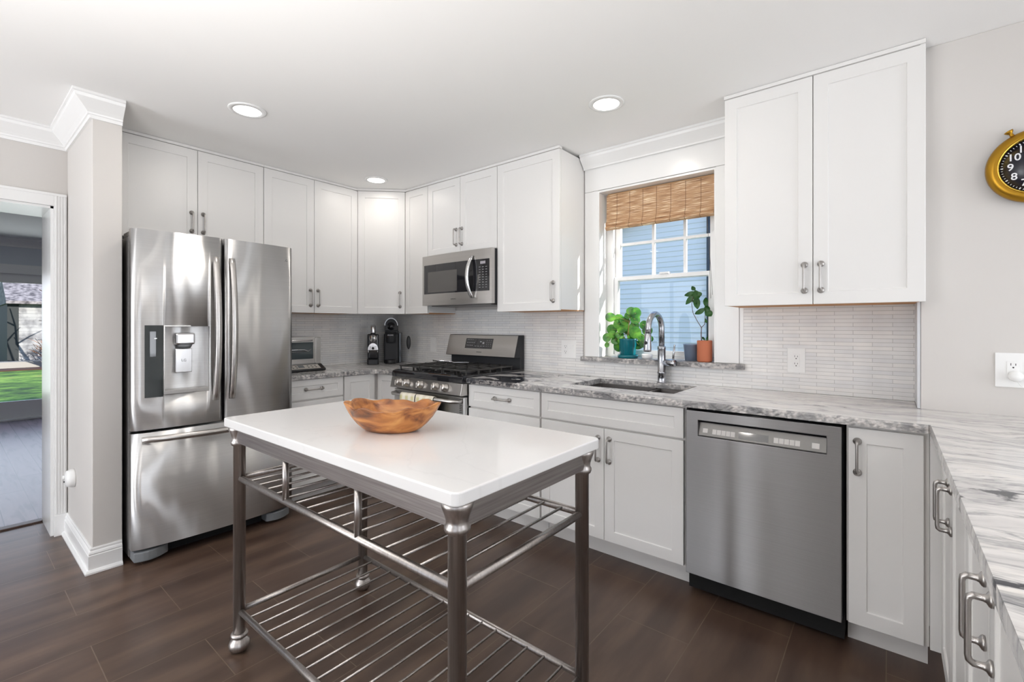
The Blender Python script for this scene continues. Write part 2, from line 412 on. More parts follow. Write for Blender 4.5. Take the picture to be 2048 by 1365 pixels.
# ------------------------------------------------------------------ mesh helpers
class MB:
    def __init__(s):
        s.bm = bmesh.new()
    def box(s, x0, x1, y0, y1, z0, z1, mi=0):
        x0, x1 = min(x0, x1), max(x0, x1); y0, y1 = min(y0, y1), max(y0, y1); z0, z1 = min(z0, z1), max(z0, z1)
        v = [s.bm.verts.new(p) for p in ((x0, y0, z0), (x1, y0, z0), (x1, y1, z0), (x0, y1, z0), (x0, y0, z1), (x1, y0, z1), (x1, y1, z1), (x0, y1, z1))]
        for f in ((3, 2, 1, 0), (4, 5, 6, 7), (0, 1, 5, 4), (1, 2, 6, 5), (2, 3, 7, 6), (3, 0, 4, 7)):
            s.bm.faces.new([v[i] for i in f]).material_index = mi
        return s
    def prism(s, pts, z0, z1, axis='z', mi=0):
        # pts: 2D polygon ccw; axis the extrusion axis
        def mk(p, h):
            if axis == 'z': return (p[0], p[1], h)
            if axis == 'x': return (h, p[0], p[1])
            return (p[0], h, p[1])
        a = [s.bm.verts.new(mk(p, z0)) for p in pts]; b = [s.bm.verts.new(mk(p, z1)) for p in pts]
        n = len(pts)
        fs = [s.bm.faces.new(a[::-1]), s.bm.faces.new(b)]
        for i in range(n):
            fs.append(s.bm.faces.new((a[i], a[(i + 1) % n], b[(i + 1) % n], b[i])))
        for f in fs: f.material_index = mi
        return s
    def tube(s, pts, r, seg=10, cap=True, mi=0):
        pts = [Vector(p) for p in pts]
        rs = r if isinstance(r, (list, tuple)) else [r] * len(pts)
        rings = []
        up = None
        for i, p in enumerate(pts):
            if i == 0: t = pts[1] - pts[0]
            elif i == len(pts) - 1: t = pts[-1] - pts[-2]
            else: t = (pts[i + 1] - pts[i]).normalized() + (pts[i] - pts[i - 1]).normalized()
            t.normalize()
            if up is None:
                up = Vector((0, 0, 1)) if abs(t.z) < 0.9 else Vector((1, 0, 0))
            a = t.cross(up)
            if a.length < 1e-5: a = t.cross(Vector((0, 1, 0)))
            a.normalize(); b2 = t.cross(a).normalized(); up = -b2 if False else a.cross(t).normalized()
            k = 1.0
            if 0 < i < len(pts) - 1:
                c = (pts[i + 1] - pts[i]).normalized().dot((pts[i] - pts[i - 1]).normalized())
                k = 1 / max(0.5, math.sqrt(max(0.01, (1 + c) / 2)))
            rings.append([s.bm.verts.new(p + (a * math.cos(2 * PI * j / seg) + b2 * math.sin(2 * PI * j / seg)) * rs[i] * (k if k < 1.05 else 1.0)) for j in range(seg)])
        for i in range(len(rings) - 1):
            for j in range(seg):
                f = s.bm.faces.new((rings[i][j], rings[i][(j + 1) % seg], rings[i + 1][(j + 1) % seg], rings[i + 1][j])); f.smooth = True; f.material_index = mi
        if cap:
            s.bm.faces.new(rings[0][::-1]).material_index = mi; s.bm.faces.new(rings[-1]).material_index = mi
        return s
    def lathe(s, prof, o=(0, 0, 0), d=(0, 0, 1), seg=24, mi=0, flute=0.0, nf=0, loop=False):
        # prof: (r, h) pairs along direction d from o
        d = Vector(d).normalized(); o = Vector(o)
        a = d.orthogonal().normalized(); b2 = d.cross(a)
        rings = []
        for r, h in prof:
            if r <= 1e-6:
                rings.append([s.bm.verts.new(o + d * h)])
            else:
                rings.append([s.bm.verts.new(o + d * h + (a * math.cos(2 * PI * j / seg) + b2 * math.sin(2 * PI * j / seg)) * (r * (1 + (flute * abs(math.sin(nf * PI * j / seg)) if nf else 0)))) for j in range(seg)])
        if loop: rings.append(rings[0])
        for i in range(len(rings) - 1):
            A, B = rings[i], rings[i + 1]
            for j in range(seg):
                k = (j + 1) % seg
                if len(A) == 1 and len(B) == 1: continue
                if len(A) == 1: f = s.bm.faces.new((A[0], B[k], B[j]))
                elif len(B) == 1: f = s.bm.faces.new((A[j], A[k], B[0]))
                else: f = s.bm.faces.new((A[j], A[k], B[k], B[j]))
                f.smooth = True; f.material_index = mi
        if loop: return s
        if len(rings[0]) > 1: s.bm.faces.new(rings[0][::-1]).material_index = mi
        if len(rings[-1]) > 1: s.bm.faces.new(rings[-1]).material_index = mi
        return s
    def cells(s, xs, ys, inside, z0, z1):
        V = {}
        def v(i, j, k):
            if (i, j, k) not in V: V[(i, j, k)] = s.bm.verts.new((xs[i], ys[j], (z0, z1)[k]))
            return V[(i, j, k)]
        nx, ny = len(xs) - 1, len(ys) - 1
        ins = lambda i, j: 0 <= i < nx and 0 <= j < ny and inside((xs[i] + xs[i + 1]) / 2, (ys[j] + ys[j + 1]) / 2)
        for i in range(nx):
            for j in range(ny):
                if not ins(i, j): continue
                s.bm.faces.new((v(i, j, 1), v(i + 1, j, 1), v(i + 1, j + 1, 1), v(i, j + 1, 1)))
                s.bm.faces.new((v(i, j, 0), v(i, j + 1, 0), v(i + 1, j + 1, 0), v(i + 1, j, 0)))
                if not ins(i, j - 1): s.bm.faces.new((v(i, j, 0), v(i + 1, j, 0), v(i + 1, j, 1), v(i, j, 1))).material_index = 1
                if not ins(i, j + 1): s.bm.faces.new((v(i + 1, j + 1, 0), v(i, j + 1, 0), v(i, j + 1, 1), v(i + 1, j + 1, 1))).material_index = 1
                if not ins(i - 1, j): s.bm.faces.new((v(i, j + 1, 0), v(i, j, 0), v(i, j, 1), v(i, j + 1, 1))).material_index = 1
                if not ins(i + 1, j): s.bm.faces.new((v(i + 1, j, 0), v(i + 1, j + 1, 0), v(i + 1, j + 1, 1), v(i + 1, j, 1))).material_index = 1
        return s
    def rough_edge(s, a, b, z0, z1, out, mi=1, depth=0.006, step=0.012):
        # chiselled stone skirt from point a to b (xy), bulging along out
        a = Vector((a[0], a[1], 0)); b = Vector((b[0], b[1], 0)); out = Vector((out[0], out[1], 0))
        n = max(2, int((b - a).length / step)); rows = 4
        g = []
        for i in range(n + 1):
            p = a.lerp(b, i / n); col_ = []
            for k in range(rows + 1):
                t = k / rows
                amp = 0.35 if k == rows else 1.0
                off = depth * amp * (0.35 + 0.65 * random.random()) if k < rows else depth * 0.25 * random.random()
                zz = z0 + (z1 - z0) * t - (0.0008 * random.random() if k == rows else 0)
                col_.append(s.bm.verts.new((p.x + out.x * off, p.y + out.y * off, zz)))
            g.append(col_)
        for i in range(n):
            for k in range(rows):
                f = s.bm.faces.new((g[i][k], g[i + 1][k], g[i + 1][k + 1], g[i][k + 1])); f.material_index = mi; f.smooth = False
        return s
    def build(s, name, mats, parent=None, bevel=0, loc=None, rotz=None, seg=2, smooth=False):
        bmesh.ops.recalc_face_normals(s.bm, faces=s.bm.faces[:])
        me = bpy.data.meshes.new(name)
        s.bm.to_mesh(me); s.bm.free()
        for m_ in (mats if isinstance(mats, (list, tuple)) else [mats]):
            me.materials.append(m_)
        if smooth:
            for p_ in me.polygons: p_.use_smooth = True
        o = bpy.data.objects.new(name, me)
        COL.objects.link(o)
        if parent: o.parent = parent
        if loc: o.location = loc
        if rotz is not None: o.rotation_euler = (0, 0, rotz)
        if bevel:
            bv = o.modifiers.new('bevel', 'BEVEL'); bv.width = bevel; bv.segments = seg; bv.limit_method = 'ANGLE'; bv.angle_limit = R(40)
            if hasattr(bv, 'harden_normals'): bv.harden_normals = False
        return o
def thing(name, label, cat, loc=(0, 0, 0), rotz=0, group=None):
    o = bpy.data.objects.new(name, None)
    o.empty_display_size = 0.05
    COL.objects.link(o)
    o.location = loc; o.rotation_euler = (0, 0, rotz)
    return tag(o, label, cat, group)
def tag(o, label, cat, group=None, kind=None):
    o['label'] = label; o['category'] = cat
    if group: o['group'] = group
    if kind: o['kind'] = kind
    return o
def struct(name, mb, mats, parent=None, bevel=0):
    o = mb.build(name, mats, parent, bevel)
    if not parent: o['kind'] = 'structure'
    return o
def text(name, s_, size, loc, rot, material, parent=None, ext=0.0006, offset=0.0, align='CENTER', shear=0, sx=1.0):
    cu = bpy.data.curves.new(name, 'FONT'); cu.body = s_; cu.size = size; cu.extrude = ext; cu.offset = offset
    cu.align_x = align; cu.align_y = 'CENTER'; cu.shear = shear
    t = bpy.data.objects.new(name, cu); COL.objects.link(t)
    bpy.context.view_layer.update()
    me = bpy.data.meshes.new_from_object(t.evaluated_get(bpy.context.evaluated_depsgraph_get()))
    bpy.data.objects.remove(t)
    me.materials.clear(); me.materials.append(material)
    if sx != 1.0:
        for v_ in me.vertices: v_.co.x *= sx
    o = bpy.data.objects.new(name, me); COL.objects.link(o)
    o.location = loc; o.rotation_euler = rot
    if parent: o.parent = parent
    return o
def copy_tree(o, parent=None):
    c = o.copy(); COL.objects.link(c)
    if parent: c.parent = parent
    for ch in [x for x in bpy.data.objects if x.parent == o]:
        copy_tree(ch, c)
    return c

# ================================================================== STRUCTURE
T = 2.44
XE, YS = 6.95, -5.8          # far ends of the open dining side
struct('floor', MB().box(-0.40, XE, YS, 0.0, -0.1, 0.0), FLOORM)
struct('floor_sunroom', MB().box(-5.40, -0.402, -5.0, 0.8, -0.1, 0.0), WOODF)
struct('ceiling', MB().box(-0.4, XE + 0.1, YS - 0.1, 0.18, T, T + 0.15), CEIL)
struct('ceiling_sunroom', MB().box(-5.4, -0.4005, -5.1, 0.9, T, T + 0.15), CEIL)
# window wall (y = 0)
wx0, wx1, wz0, wz1 = 2.313, 3.079, 1.05, 2.19
mb = MB()
mb.box(-0.04, wx0, 0.0, 0.18, 0, T); mb.box(wx1, XE, 0.0, 0.18, 0, T)
mb.box(wx0, wx1, 0.0, 0.18, 0, wz0 - 0.03); mb.box(wx0, wx1, 0.0, 0.18, wz1, T)
struct('wall_window_side', mb, WALL)
struct('wall_fridge_side', MB().box(-0.06, 0.0, -2.25, 0.0, 0, T), WALL)
# stub wall beside the fridge, and wall with the doorway to the sunroom
struct('wall_stub_by_fridge', MB().box(-0.04, 0.69, -2.375, -2.253, 0, T), WALL, bevel=0.004)
dy0, dy1, dz = -3.40, -2.436, 1.985
mb = MB()
mb.box(-0.40, -0.04, -2.436, -2.25, 0, T); mb.box(-0.40, -0.04, dy0, dy1, dz, T); mb.box(-0.40, -0.04, YS, dy0, 0, T); mb.box(-0.40, -0.06, -2.25, 0.9, 0, T)
struct('wall_doorway_side', mb, WALL)
# furred-out wall on the right, carrying the clock
struct('wall_right', MB().box(3.967, XE, -0.238, -0.001, 0, T), WALL, bevel=0.003)
# walls behind and beside the camera, with openings
mb = MB()
mb.box(-0.40, -0.1, YS - 0.12, YS, 0, T); mb.box(1.26, 2.02, YS - 0.12, YS, 0, T); mb.box(2.36, 4.0, YS - 0.12, YS, 0, T); mb.box(5.8, XE, YS - 0.12, YS, 0, T)
for a, b_ in ((-0.1, 1.26), (2.02, 2.36), (4.0, 5.8)):
    mb.box(a, b_, YS - 0.12, YS, 0, 0.1); mb.box(a, b_, YS - 0.12, YS, 2.15, T)
struct('wall_back', mb, WALL)
mb = MB()
mb.box(XE, XE + 0.12, YS - 0.12, -4.8, 0, T); mb.box(XE, XE + 0.12, -3.2, -1.9, 0, T); mb.box(XE, XE + 0.12, -0.6, 0.18, 0, T)
for a, b_ in ((-4.8, -3.2), (-1.9, -0.6)):
    mb.box(XE, XE + 0.12, a, b_, 2.25, T); mb.box(XE, XE + 0.12, a, b_, 0, 0.15)
struct('wall_dining_side', mb, WALL)
def plain_window(name, axis, a0, a1, z0, z1, at, parts=2):
    mb = MB(); t = 0.05
    def bx(p0, p1, q0, q1):
        if axis == 'x': mb.box(p0, p1, at - 0.09, at - 0.03, q0, q1)
        else: mb.box(at + 0.03, at + 0.09, p0, p1, q0, q1)
    bx(a0, a1, z0, z0 + t); bx(a0, a1, z1 - t, z1)
    for i in range(parts + 1):
        p = a0 + (a1 - a0 - t) * i / parts; bx(p, p + t, z0 + t, z1 - t)
    bx(a0 + t, a1 - t, (z0 + z1) / 2 - 0.02, (z0 + z1) / 2 + 0.02)
    f = struct(name, mb, TRIM)
    mb = MB()
    if axis == 'x': mb.box(a0, a1, at - 0.062, at - 0.058, z0, z1)
    else: mb.box(at + 0.058, at + 0.062, a0, a1, z0, z1)
    mb.build('pane', GLASS, f)
plain_window('window_2', 'x', -0.1, 1.26, 0.1, 2.15, YS)
plain_window('window_3', 'x', 4.0, 5.8, 0.1, 2.15, YS)
plain_window('window_4', 'y', -1.9, -0.6, 0.15, 2.25, XE)
plain_window('window_5', 'x', 2.02, 2.36, 0.1, 2.15, YS, 1)
plain_window('window_6', 'y', -4.8, -3.2, 0.15, 2.25, XE)

# backsplash tiles
mb = MB()
mb.box(0.009, 2.188, -0.009, -0.0005, 0.915, 1.40); mb.box(2.188, 3.226, -0.009, -0.0005, 0.915, 1.018); mb.box(3.226, 3.962, -0.009, -0.0005, 0.915, 1.40)
tl = struct('trim_backsplash_window_side', mb, TILEX)
struct('trim_backsplash_fridge_side', MB().box(0.0005, 0.009, -1.38, -0.001, 0.915, 1.40), TILEY)
struct('trim_tile_edge', MB().box(3.956, 3.966, -0.2375, -0.01, 0.915, 1.371), mat('edge_bead', (0.62, 0.63, 0.65, 1), 0.3))

# crown mouldings
def crown_profile(h=0.11, d=0.085):
    # (distance from wall, drop below ceiling)
    return [(0, 0), (d, 0), (d, 0.012), (d * 0.90, 0.016), (d * 0.86, 0.03), (d * 0.62, 0.05), (d * 0.38, 0.07), (d * 0.24, 0.084), (d * 0.22, 0.092), (d * 0.15, 0.094), (d * 0.12, h), (0, h)]
def sweep(pts, prof, ztop, name, material, sign=1, parent=None, up=False):
    # pts: plan polyline; profile offset to the left (sign=1) of travel, mitred
    mb = MB(); n = len(pts); rings = []
    P2 = [Vector(p) for p in pts]
    for i in range(n):
        d1 = (P2[i] - P2[i - 1]).normalized() if i > 0 else (P2[1] - P2[0]).normalized()
        d2 = (P2[i + 1] - P2[i]).normalized() if i < n - 1 else d1
        n1 = Vector((-d1.y, d1.x)) * sign; n2 = Vector((-d2.y, d2.x)) * sign
        b_ = (n1 + n2); b_ = b_ / max(1e-6, b_.dot(n1)) if b_.length > 1e-6 else n1
        rings.append([mb.bm.verts.new((P2[i].x + b_.x * o_, P2[i].y + b_.y * o_, ztop - dr if not up else ztop + dr)) for o_, dr in prof])
    k = len(prof)
    for i in range(n - 1):
        for j in range(k):
            mb.bm.faces.new((rings[i][j], rings[i][(j + 1) % k], rings[i + 1][(j + 1) % k], rings[i + 1][j]))
    mb.bm.faces.new(rings[0]); mb.bm.faces.new(rings[-1][::-1])
    return struct(name, mb, material, parent)
sweep([(-0.04, -5.7), (-0.04, -2.375), (0.69, -2.375), (0.69, -2.254)], crown_profile(), T - 0.0005, 'trim_crown_doorway', TRIM, -1)
sweep([(2.209, -0.0205), (3.204, -0.0205)], crown_profile(0.085, 0.075), T - 0.0005, 'trim_crown_window', TRIM, -1)
sweep([(-5.25, -4.9), (-5.25, 0.8)], crown_profile(0.12, 0.09), T - 0.0005, 'trim_crown_sunroom', TRIM, -1)
# baseboards
bp_ = [(0, 0.0), (0.030, 0.0), (0.030, 0.008), (0.022, 0.018), (0.016, 0.020), (0.016, 0.088), (0.013, 0.092), (0.015, 0.098), (0.012, 0.106), (0.007, 0.112), (0.007, 0.120), (0.004, 0.126), (0, 0.126)]
sweep([(-0.039, -2.3755), (0.6905, -2.3755), (0.6905, -2.256)], bp_, 0.0005, 'baseboard_stub', TRIM, -1, up=True)
sweep([(3.20, -5.79), (XE - 0.01, -5.79), (XE - 0.01, -3.4)], bp_, 0.0005, 'baseboard_back', TRIM, 1, up=True)
# kitchen window casing
mb = MB()
mb.box(2.209, wx0, -0.020, -0.0005, wz0 + 0.001, wz1 + 0.002)
mb.box(wx1, 3.205, -0.020, -0.0005, wz0 + 0.001, wz1 + 0.002)
mb.box(2.209, 3.205, -0.020, -0.0005, wz1 + 0.004, T - 0.002)
struct('trim_window_casing', mb, TRIM, bevel=0.002)
struct('trim_casing_edge', MB().box(3.2065, 3.226, -0.012, -0.0005, wz0 + 0.001, 1.371), TRIM)
# jamb liner (reveal)
mb = MB()
mb.box(wx0, wx0 + 0.008, -0.018, 0.17, wz0 + 0.001, wz1); mb.box(wx1 - 0.008, wx1, -0.018, 0.17, wz0 + 0.001, wz1); mb.box(wx0 + 0.008, wx1 - 0.008, -0.018, 0.17, wz1 - 0.012, wz1)
struct('trim_window_jamb', mb, TRIM)
# window_1 : frame, sashes with muntins, glass
win = MB()
x0, x1 = wx0 + 0.0085, wx1 - 0.0085
win.box(x0, x0 + 0.045, 0.095, 0.175, wz0 + 0.001, wz1 - 0.0125); win.box(x1 - 0.030, x1, 0.095, 0.175, wz0 + 0.001, wz1 - 0.0125)
win.box(x0 + 0.045, x1 - 0.03, 0.095, 0.175, wz1 - 0.05, wz1 - 0.0125); win.box(x0 + 0.045, x1 - 0.03, 0.095, 0.175, wz0 + 0.001, wz0 + 0.018)
win.box(x0 + 0.045, x0 + 0.052, 0.088, 0.10, wz0 + 0.018, wz1 - 0.05)
W1 = struct('window_1', win, TRIM)
def sash(name, z0, z1, y0, y1, cols, rows, rail=0.035):
    mb = MB(); a, b_ = x0 + 0.046, x1 - 0.031
    mb.box(a, a + rail, y0, y1, z0, z1); mb.box(b_ - rail, b_, y0, y1, z0, z1)
    mb.box(a + rail, b_ - rail, y0, y1, z0, z0 + rail * 0.9); mb.box(a + rail, b_ - rail, y0, y1, z1 - rail * 0.7, z1)
    for xc in cols: mb.box(xc - 0.009, xc + 0.009, y0 + 0.004, y1 - 0.004, z0 + rail * 0.9, z1 - rail * 0.7)
    for zc in rows: mb.box(a + rail, b_ - rail, y0 + 0.0045, y1 - 0.0045, zc - 0.009, zc + 0.009)
    s_ = mb.build(name, TRIM, W1)
    mb2 = MB(); mb2.box(a + 0.02, b_ - 0.02, (y0 + y1) / 2 - 0.0015, (y0 + y1) / 2 + 0.0015, z0 + 0.02, z1 - 0.02)
    mb2.build('pane', GLASS, s_)
sash('upper_sash', 1.575, 2.138, 0.136, 0.166, (2.639, 2.848), (1.830,))
sash('lower_sash', 1.070, 1.602, 0.100, 0.130, (), ())
lk = MB(); lk.box(2.70, 2.76, 0.092, 0.13, 1.603, 1.615); lk.build('sash_lock', TRIM, W1)
# granite stool
mb = MB(); mb.box(2.188, 3.235, -0.040, -0.0205, wz0 - 0.030, wz0 - 0.001); mb.box(wx0 + 0.001, wx1 - 0.001, -0.0205, 0.094, wz0 - 0.030, wz0 - 0.001)
mb.rough_edge((2.186, -0.040), (3.237, -0.040), wz0 - 0.031, wz0 - 0.0005, (0, -1), mi=1, depth=0.004)
o = struct('trim_granite_window_sill', mb, [GEDGE, GEDGE])

# doorway casing with fluted faces, and jamb
D = MB()
def flute_casing(mb, y0, y1, z0, z1):
    mb.box(-0.040, -0.022, y0, y1, z0, z1)
    n = 4; wdt = (y1 - y0) / (n * 2 + 1)
    for i in range(n):
        a = y0 + wdt * (2 * i + 1); mb.box(-0.022, -0.018, a, a + wdt, z0 + 0.13, z1)
flute_casing(D, dy1, -2.381, 0.0, dz + 0.075)
D.box(-0.022, -0.012, dy1 - 0.001, -2.380, 0.0, 0.125)
D.box(-0.040, -0.022, dy0 - 0.06, dy1, dz, dz + 0.075); D.box(-0.022, -0.017, dy0 - 0.06, -2.381, dz + 0.06, dz + 0.075)
D.box(-0.040, -0.022, dy0 - 0.06, dy0, 0.0, dz)
struct('trim_doorway_casing', D, TRIM, bevel=0.001)
J = MB(); J.box(-0.41, -0.0395, dy1 - 0.014, dy1 - 0.0005, 0.0005, dz); J.box(-0.41, -0.0395, dy0 + 0.0005, dy0 + 0.014, 0.0005, dz); J.box(-0.41, -0.0395, dy0, dy1, dz - 0.014, dz - 0.0005)
struct('trim_doorway_jamb', J, TRIM)
struct('trim_threshold', MB().box(-0.435, -0.375, dy0 + 0.015, dy1 - 0.015, 0.0005, 0.009), mat('dark_threshold', srgb(78, 62, 56), 0.4))
# sunroom beyond
mb = MB(); mb.box(-5.40, -5.25, -5.0, -3.9, 0, T); mb.box(-5.40, -5.25, -0.7, 0.9, 0, T); mb.box(-5.40, -5.25, -3.9, -0.7, 2.08, T)
struct('wall_sunroom_far', mb, ROOM2)
struct('wall_sunroom_north', MB().box(-5.4, -0.4, 0.8, 0.9, 0, T), ROOM2)
struct('wall_sunroom_south', MB().box(-5.4, -0.4, -5.1, -5.0, 0, T), ROOM2)
DR = MB()
DR.box(-5.27, -5.19, -3.9, -0.7, 1.96, 2.08)
DR.box(-5.27, -5.225, -3.9, -0.7, 1.84, 1.958)
DR.box(-5.27, -5.225, -3.9, -0.7, 0.02, 0.25)
for yy in (-3.9, -2.95, -1.72, -0.79):
    DR.box(-5.27, -5.225, yy, yy + 0.09, 0.25, 1.84)
DR.box(-5.29, -5.15, -3.9, -0.7, 0.0005, 0.02)
d1 = struct('door_1', DR, TRIM)
MB().box(-5.25, -5.246, -3.85, -0.75, 0.24, 1.85).build('pane', GLASS, d1)

# ================================================================== CABINETS
def handle_mesh():
    """vertical bar pull, 120 mm centres, standing off -y from y = 0"""
    mb = MB()
    for z in (-0.060, 0.060):
        mb.lathe([(0.0, 0.0), (0.0135, 0.0), (0.0145, 0.003), (0.0125, 0.006), (0.0075, 0.009), (0.0060, 0.013), (0.0060, 0.024)], (0, 0, z), (0, -1, 0), 18)
    zz = 0.060
    mb.tube([(0, -0.016, -zz), (0, -0.025, -zz), (0, -0.0305, -zz + 0.004), (0, -0.032, -zz + 0.012), (0, -0.032, zz - 0.012), (0, -0.0305, zz - 0.004), (0, -0.025, zz), (0, -0.016, zz)],
            [0.006, 0.0062, 0.0058, 0.0050, 0.0050, 0.0058, 0.0062, 0.006], 12)
    bmesh.ops.recalc_face_normals(mb.bm, faces=mb.bm.faces[:])
    me = bpy.data.meshes.new('bar_pull'); mb.bm.to_mesh(me); mb.bm.free(); me.materials.append(NICKEL)
    return me
PULL = handle_mesh()
def add_handle(parent, x, y, z, horiz=False):
    o = bpy.data.objects.new('handle', PULL); COL.objects.link(o); o.parent = parent
    o.location = (x, y, z)
    if horiz: o.rotation_euler = (0, R(90), 0)
    return o
def shaker(name, x0, x1, z0, z1, yb, parent, rail=0.057, t=0.019, rotz=None, loc=None):
    """door with its back on plane y = yb, front facing -y; a recessed flat panel"""
    mb = MB(); bm = mb.bm
    yf = yb - t; yr = yf + 0.0065; ch = 0.003
    def ring(a, b_, c, d, y): return [bm.verts.new(p) for p in ((a, y, c), (b_, y, c), (b_, y, d), (a, y, d))]
    B0 = ring(x0, x1, z0, z1, yb); F0 = ring(x0, x1, z0, z1, yf)
    F1 = ring(x0 + rail, x1 - rail, z0 + rail, z1 - rail, yf)
    R1 = ring(x0 + rail + ch * 0.3, x1 - rail - ch * 0.3, z0 + rail + ch * 0.3, z1 - rail - ch * 0.3, yr)
    bm.faces.new(B0[::-1])
    for A, B_ in ((B0, F0), (F0, F1), (F1, R1)):
        for i in range(4): bm.faces.new((A[i], A[(i + 1) % 4], B_[(i + 1) % 4], B_[i]))
    bm.faces.new(R1)
    o = mb.build(name, WHITE, parent, bevel=0.0012, loc=loc, rotz=rotz, seg=1)
    return o
G = 0.0016
def cabinet(label, loc, rotz, w_, depth, z0, z1, doors=(), drawers=(), cat='cabinet', toe=False, top_strip=False, under=False, name='wall_cabinet', right_fill=0.0, group=None, hollow=False):
    t = thing(name, label, cat, loc, rotz, group)
    mb = MB()
    if hollow:
        mb.box(0.001, 0.019, -depth, -0.012, 0.105, z1); mb.box(w_ - 0.019, w_ - 0.001, -depth, -0.012, 0.105, z1)
        mb.box(0.019, w_ - 0.019, -depth, -0.012, 0.105, 0.123); mb.box(0.019, w_ - 0.019, -depth, -depth + 0.018, 0.123, z1)
        mb.box(0.001, w_ - 0.001, -depth + 0.075, -0.02, 0.0005, 0.105)
        mb.build('carcass', CARC, t)
    elif toe:
        mb.box(0.001, w_ - 0.001, -depth, -0.012, 0.105, z1)
        mb.box(0.001, w_ - 0.001, -depth + 0.075, -0.02, 0.0005, 0.105)
        mb.build('carcass', CARC, t)
    if not toe and not hollow:
        mb.box(0.001, w_ - 0.001, -depth, -0.0005 if not under else -0.0105, z0 + (0.0065 if under else 0.004), z1)
        mb.build('carcass', WHITE, t)
        if under:
            MB().box(0.003, w_ - 0.003, -depth + 0.001, -0.011, z0 + 0.001, z0 + 0.006).build('underside_panel', UNDER, t)
        if right_fill:
            MB().box(w_, w_ + right_fill, -depth - 0.018, -0.2395, z0 + 0.002, z1).build('filler_strip', WHITE, t)
    if top_strip:
        MB().box(0.0, w_ + right_fill, -depth - 0.026, -depth + 0.01, z1 + 0.0003, z1 + 0.017).build('top_moulding', WHITE, t)
    for d in doors:
        a, b_, c, e, hx, hz = d
        o = shaker('door', a + G, b_ - G, c, e, -depth - 0.0005, t)
        if hx is not None: add_handle(o, hx, -depth - 0.0195, hz)
    for d in drawers:
        a, b_, c, e, hx = d
        o = shaker('drawer' if hx is not None else 'false_front', a + G, b_ - G, c, e, -depth - 0.0005, t, rail=0.045 if (e - c) < 0.2 else 0.057)
        if hx is not None: add_handle(o, hx, -depth - 0.0195, (c + e) / 2 if (e - c) < 0.2 else e - 0.07, True)
    return t
UT = 2.421; UB = 1.366
HZ = 1.489
# --- wall cabinets on the window wall (front y = -0.33)
cabinet('narrow white wall cabinet between the angled corner cabinet and microwave cabinet', (0.6115, 0, 0), 0, 0.294, 0.31, UB, UT,
        doors=[(0, 0.294, UB, UT - 0.002, None, None)], top_strip=True, under=True)
cabinet('short two-door white wall cabinet directly above the microwave', (0.9065, 0, 0), 0, 0.758, 0.31, 1.826, UT,
        doors=[(0, 0.379, 1.828, UT - 0.002, 0.338, 1.955), (0.379, 0.758, 1.828, UT - 0.002, 0.400, 1.955)], top_strip=True)
cabinet('tall single-door white wall cabinet left of the window', (1.6655, 0, 0), 0, 0.5375, 0.31, UB, UT,
        doors=[(0, 0.5375, UB, UT - 0.002, 0.487, HZ)], top_strip=True, under=True)
cabinet('wide two-door white wall cabinet right of the window', (3.2075, 0, 0), 0, 0.756, 0.31, UB, UT,
        doors=[(0, 0.383, UB, UT - 0.002, 0.350, HZ), (0.383, 0.772, UB, UT - 0.002, 0.414, HZ)], top_strip=True, under=True, right_fill=0.016)
# --- wall cabinets on the fridge wall (front x = 0.33); local x runs towards the corner
cabinet('short wide two-door white cabinet above the refrigerator', (0, -2.215, 0), R(90), 0.833, 0.31, 1.80, UT,
        doors=[(0, 0.418, 1.802, UT - 0.002, 0.384, 1.943), (0.418, 0.833, 1.802, UT - 0.002, 0.450, 1.943)], top_strip=True)
cabinet('two-door white wall cabinet right of the refrigerator over the toaster oven', (0, -1.3805, 0), R(90), 0.7695, 0.31, UB, UT,
        doors=[(0, 0.382, UB, UT - 0.002, 0.351, HZ - 0.004), (0.382, 0.7695, UB, UT - 0.002, 0.413, HZ - 0.004)], top_strip=True, under=True)
# --- diagonal corner wall cabinet
t = thing('corner_wall_cabinet', 'angled white wall cabinet across the corner above the coffee machines', 'cabinet')
pts = [(0.0105, -0.0105), (0.0105, -0.6095), (0.31, -0.6095), (0.6095, -0.31), (0.6095, -0.0105)]
MB().prism(pts, UB + 0.004, UT).build('carcass', WHITE, t)
dg = MB(); q = 0.018
dg.prism([(0.311, -0.628), (0.329, -0.634), (0.636, -0.327), (0.628, -0.311), (0.59, -0.29), (0.29, -0.59)], UT + 0.0003, UT + 0.017)
dg.build('top_moulding', WHITE, t)
dl = math.hypot(0.2995, 0.2995)
dr = shaker('door', 0.014, dl - 0.014, UB, UT - 0.002, -0.001, t, rotz=R(45), loc=(0.31, -0.6095, 0))
add_handle(dr, dl - 0.055, -0.020, HZ)

# --- base cabinets, window wall (door fronts y = -0.63)
BT = 0.882; D1, D0 = 0.872, 0.12
cabinet('white three-drawer base cabinet between the range and sink cabinet', (1.672, 0, 0), 0, 0.588, 0.61, 0, BT,
        drawers=[(0, 0.588, 0.727, D1, 0.292), (0, 0.588, 0.425, 0.715, 0.292), (0, 0.588, D0, 0.413, 0.292)], toe=True, name='drawer_cabinet')
t = cabinet('white two-door sink base cabinet with a false drawer front', (2.2615, 0, 0), 0, 0.850, 0.61, 0, BT,
        doors=[(0.008, 0.420, D0, 0.716, 0.385, 0.604), (0.420, 0.842, D0, 0.716, 0.450, 0.604)], drawers=[(0.008, 0.842, 0.727, D1, None)], toe=True, name='sink_cabinet', hollow=True)
t = cabinet('narrow single-door white base cabinet right of the dishwasher', (3.732, 0, 0), 0, 0.2445, 0.61, 0, BT,
        doors=[(0.006, 0.230, D0 - 0.01, D1 - 0.002, 0.036, 0.760)], toe=True, name='base_cabinet')
MB().box(0.2455, 0.2755, -0.628, -0.60, 0.105, BT).build('filler_strip', WHITE, t)
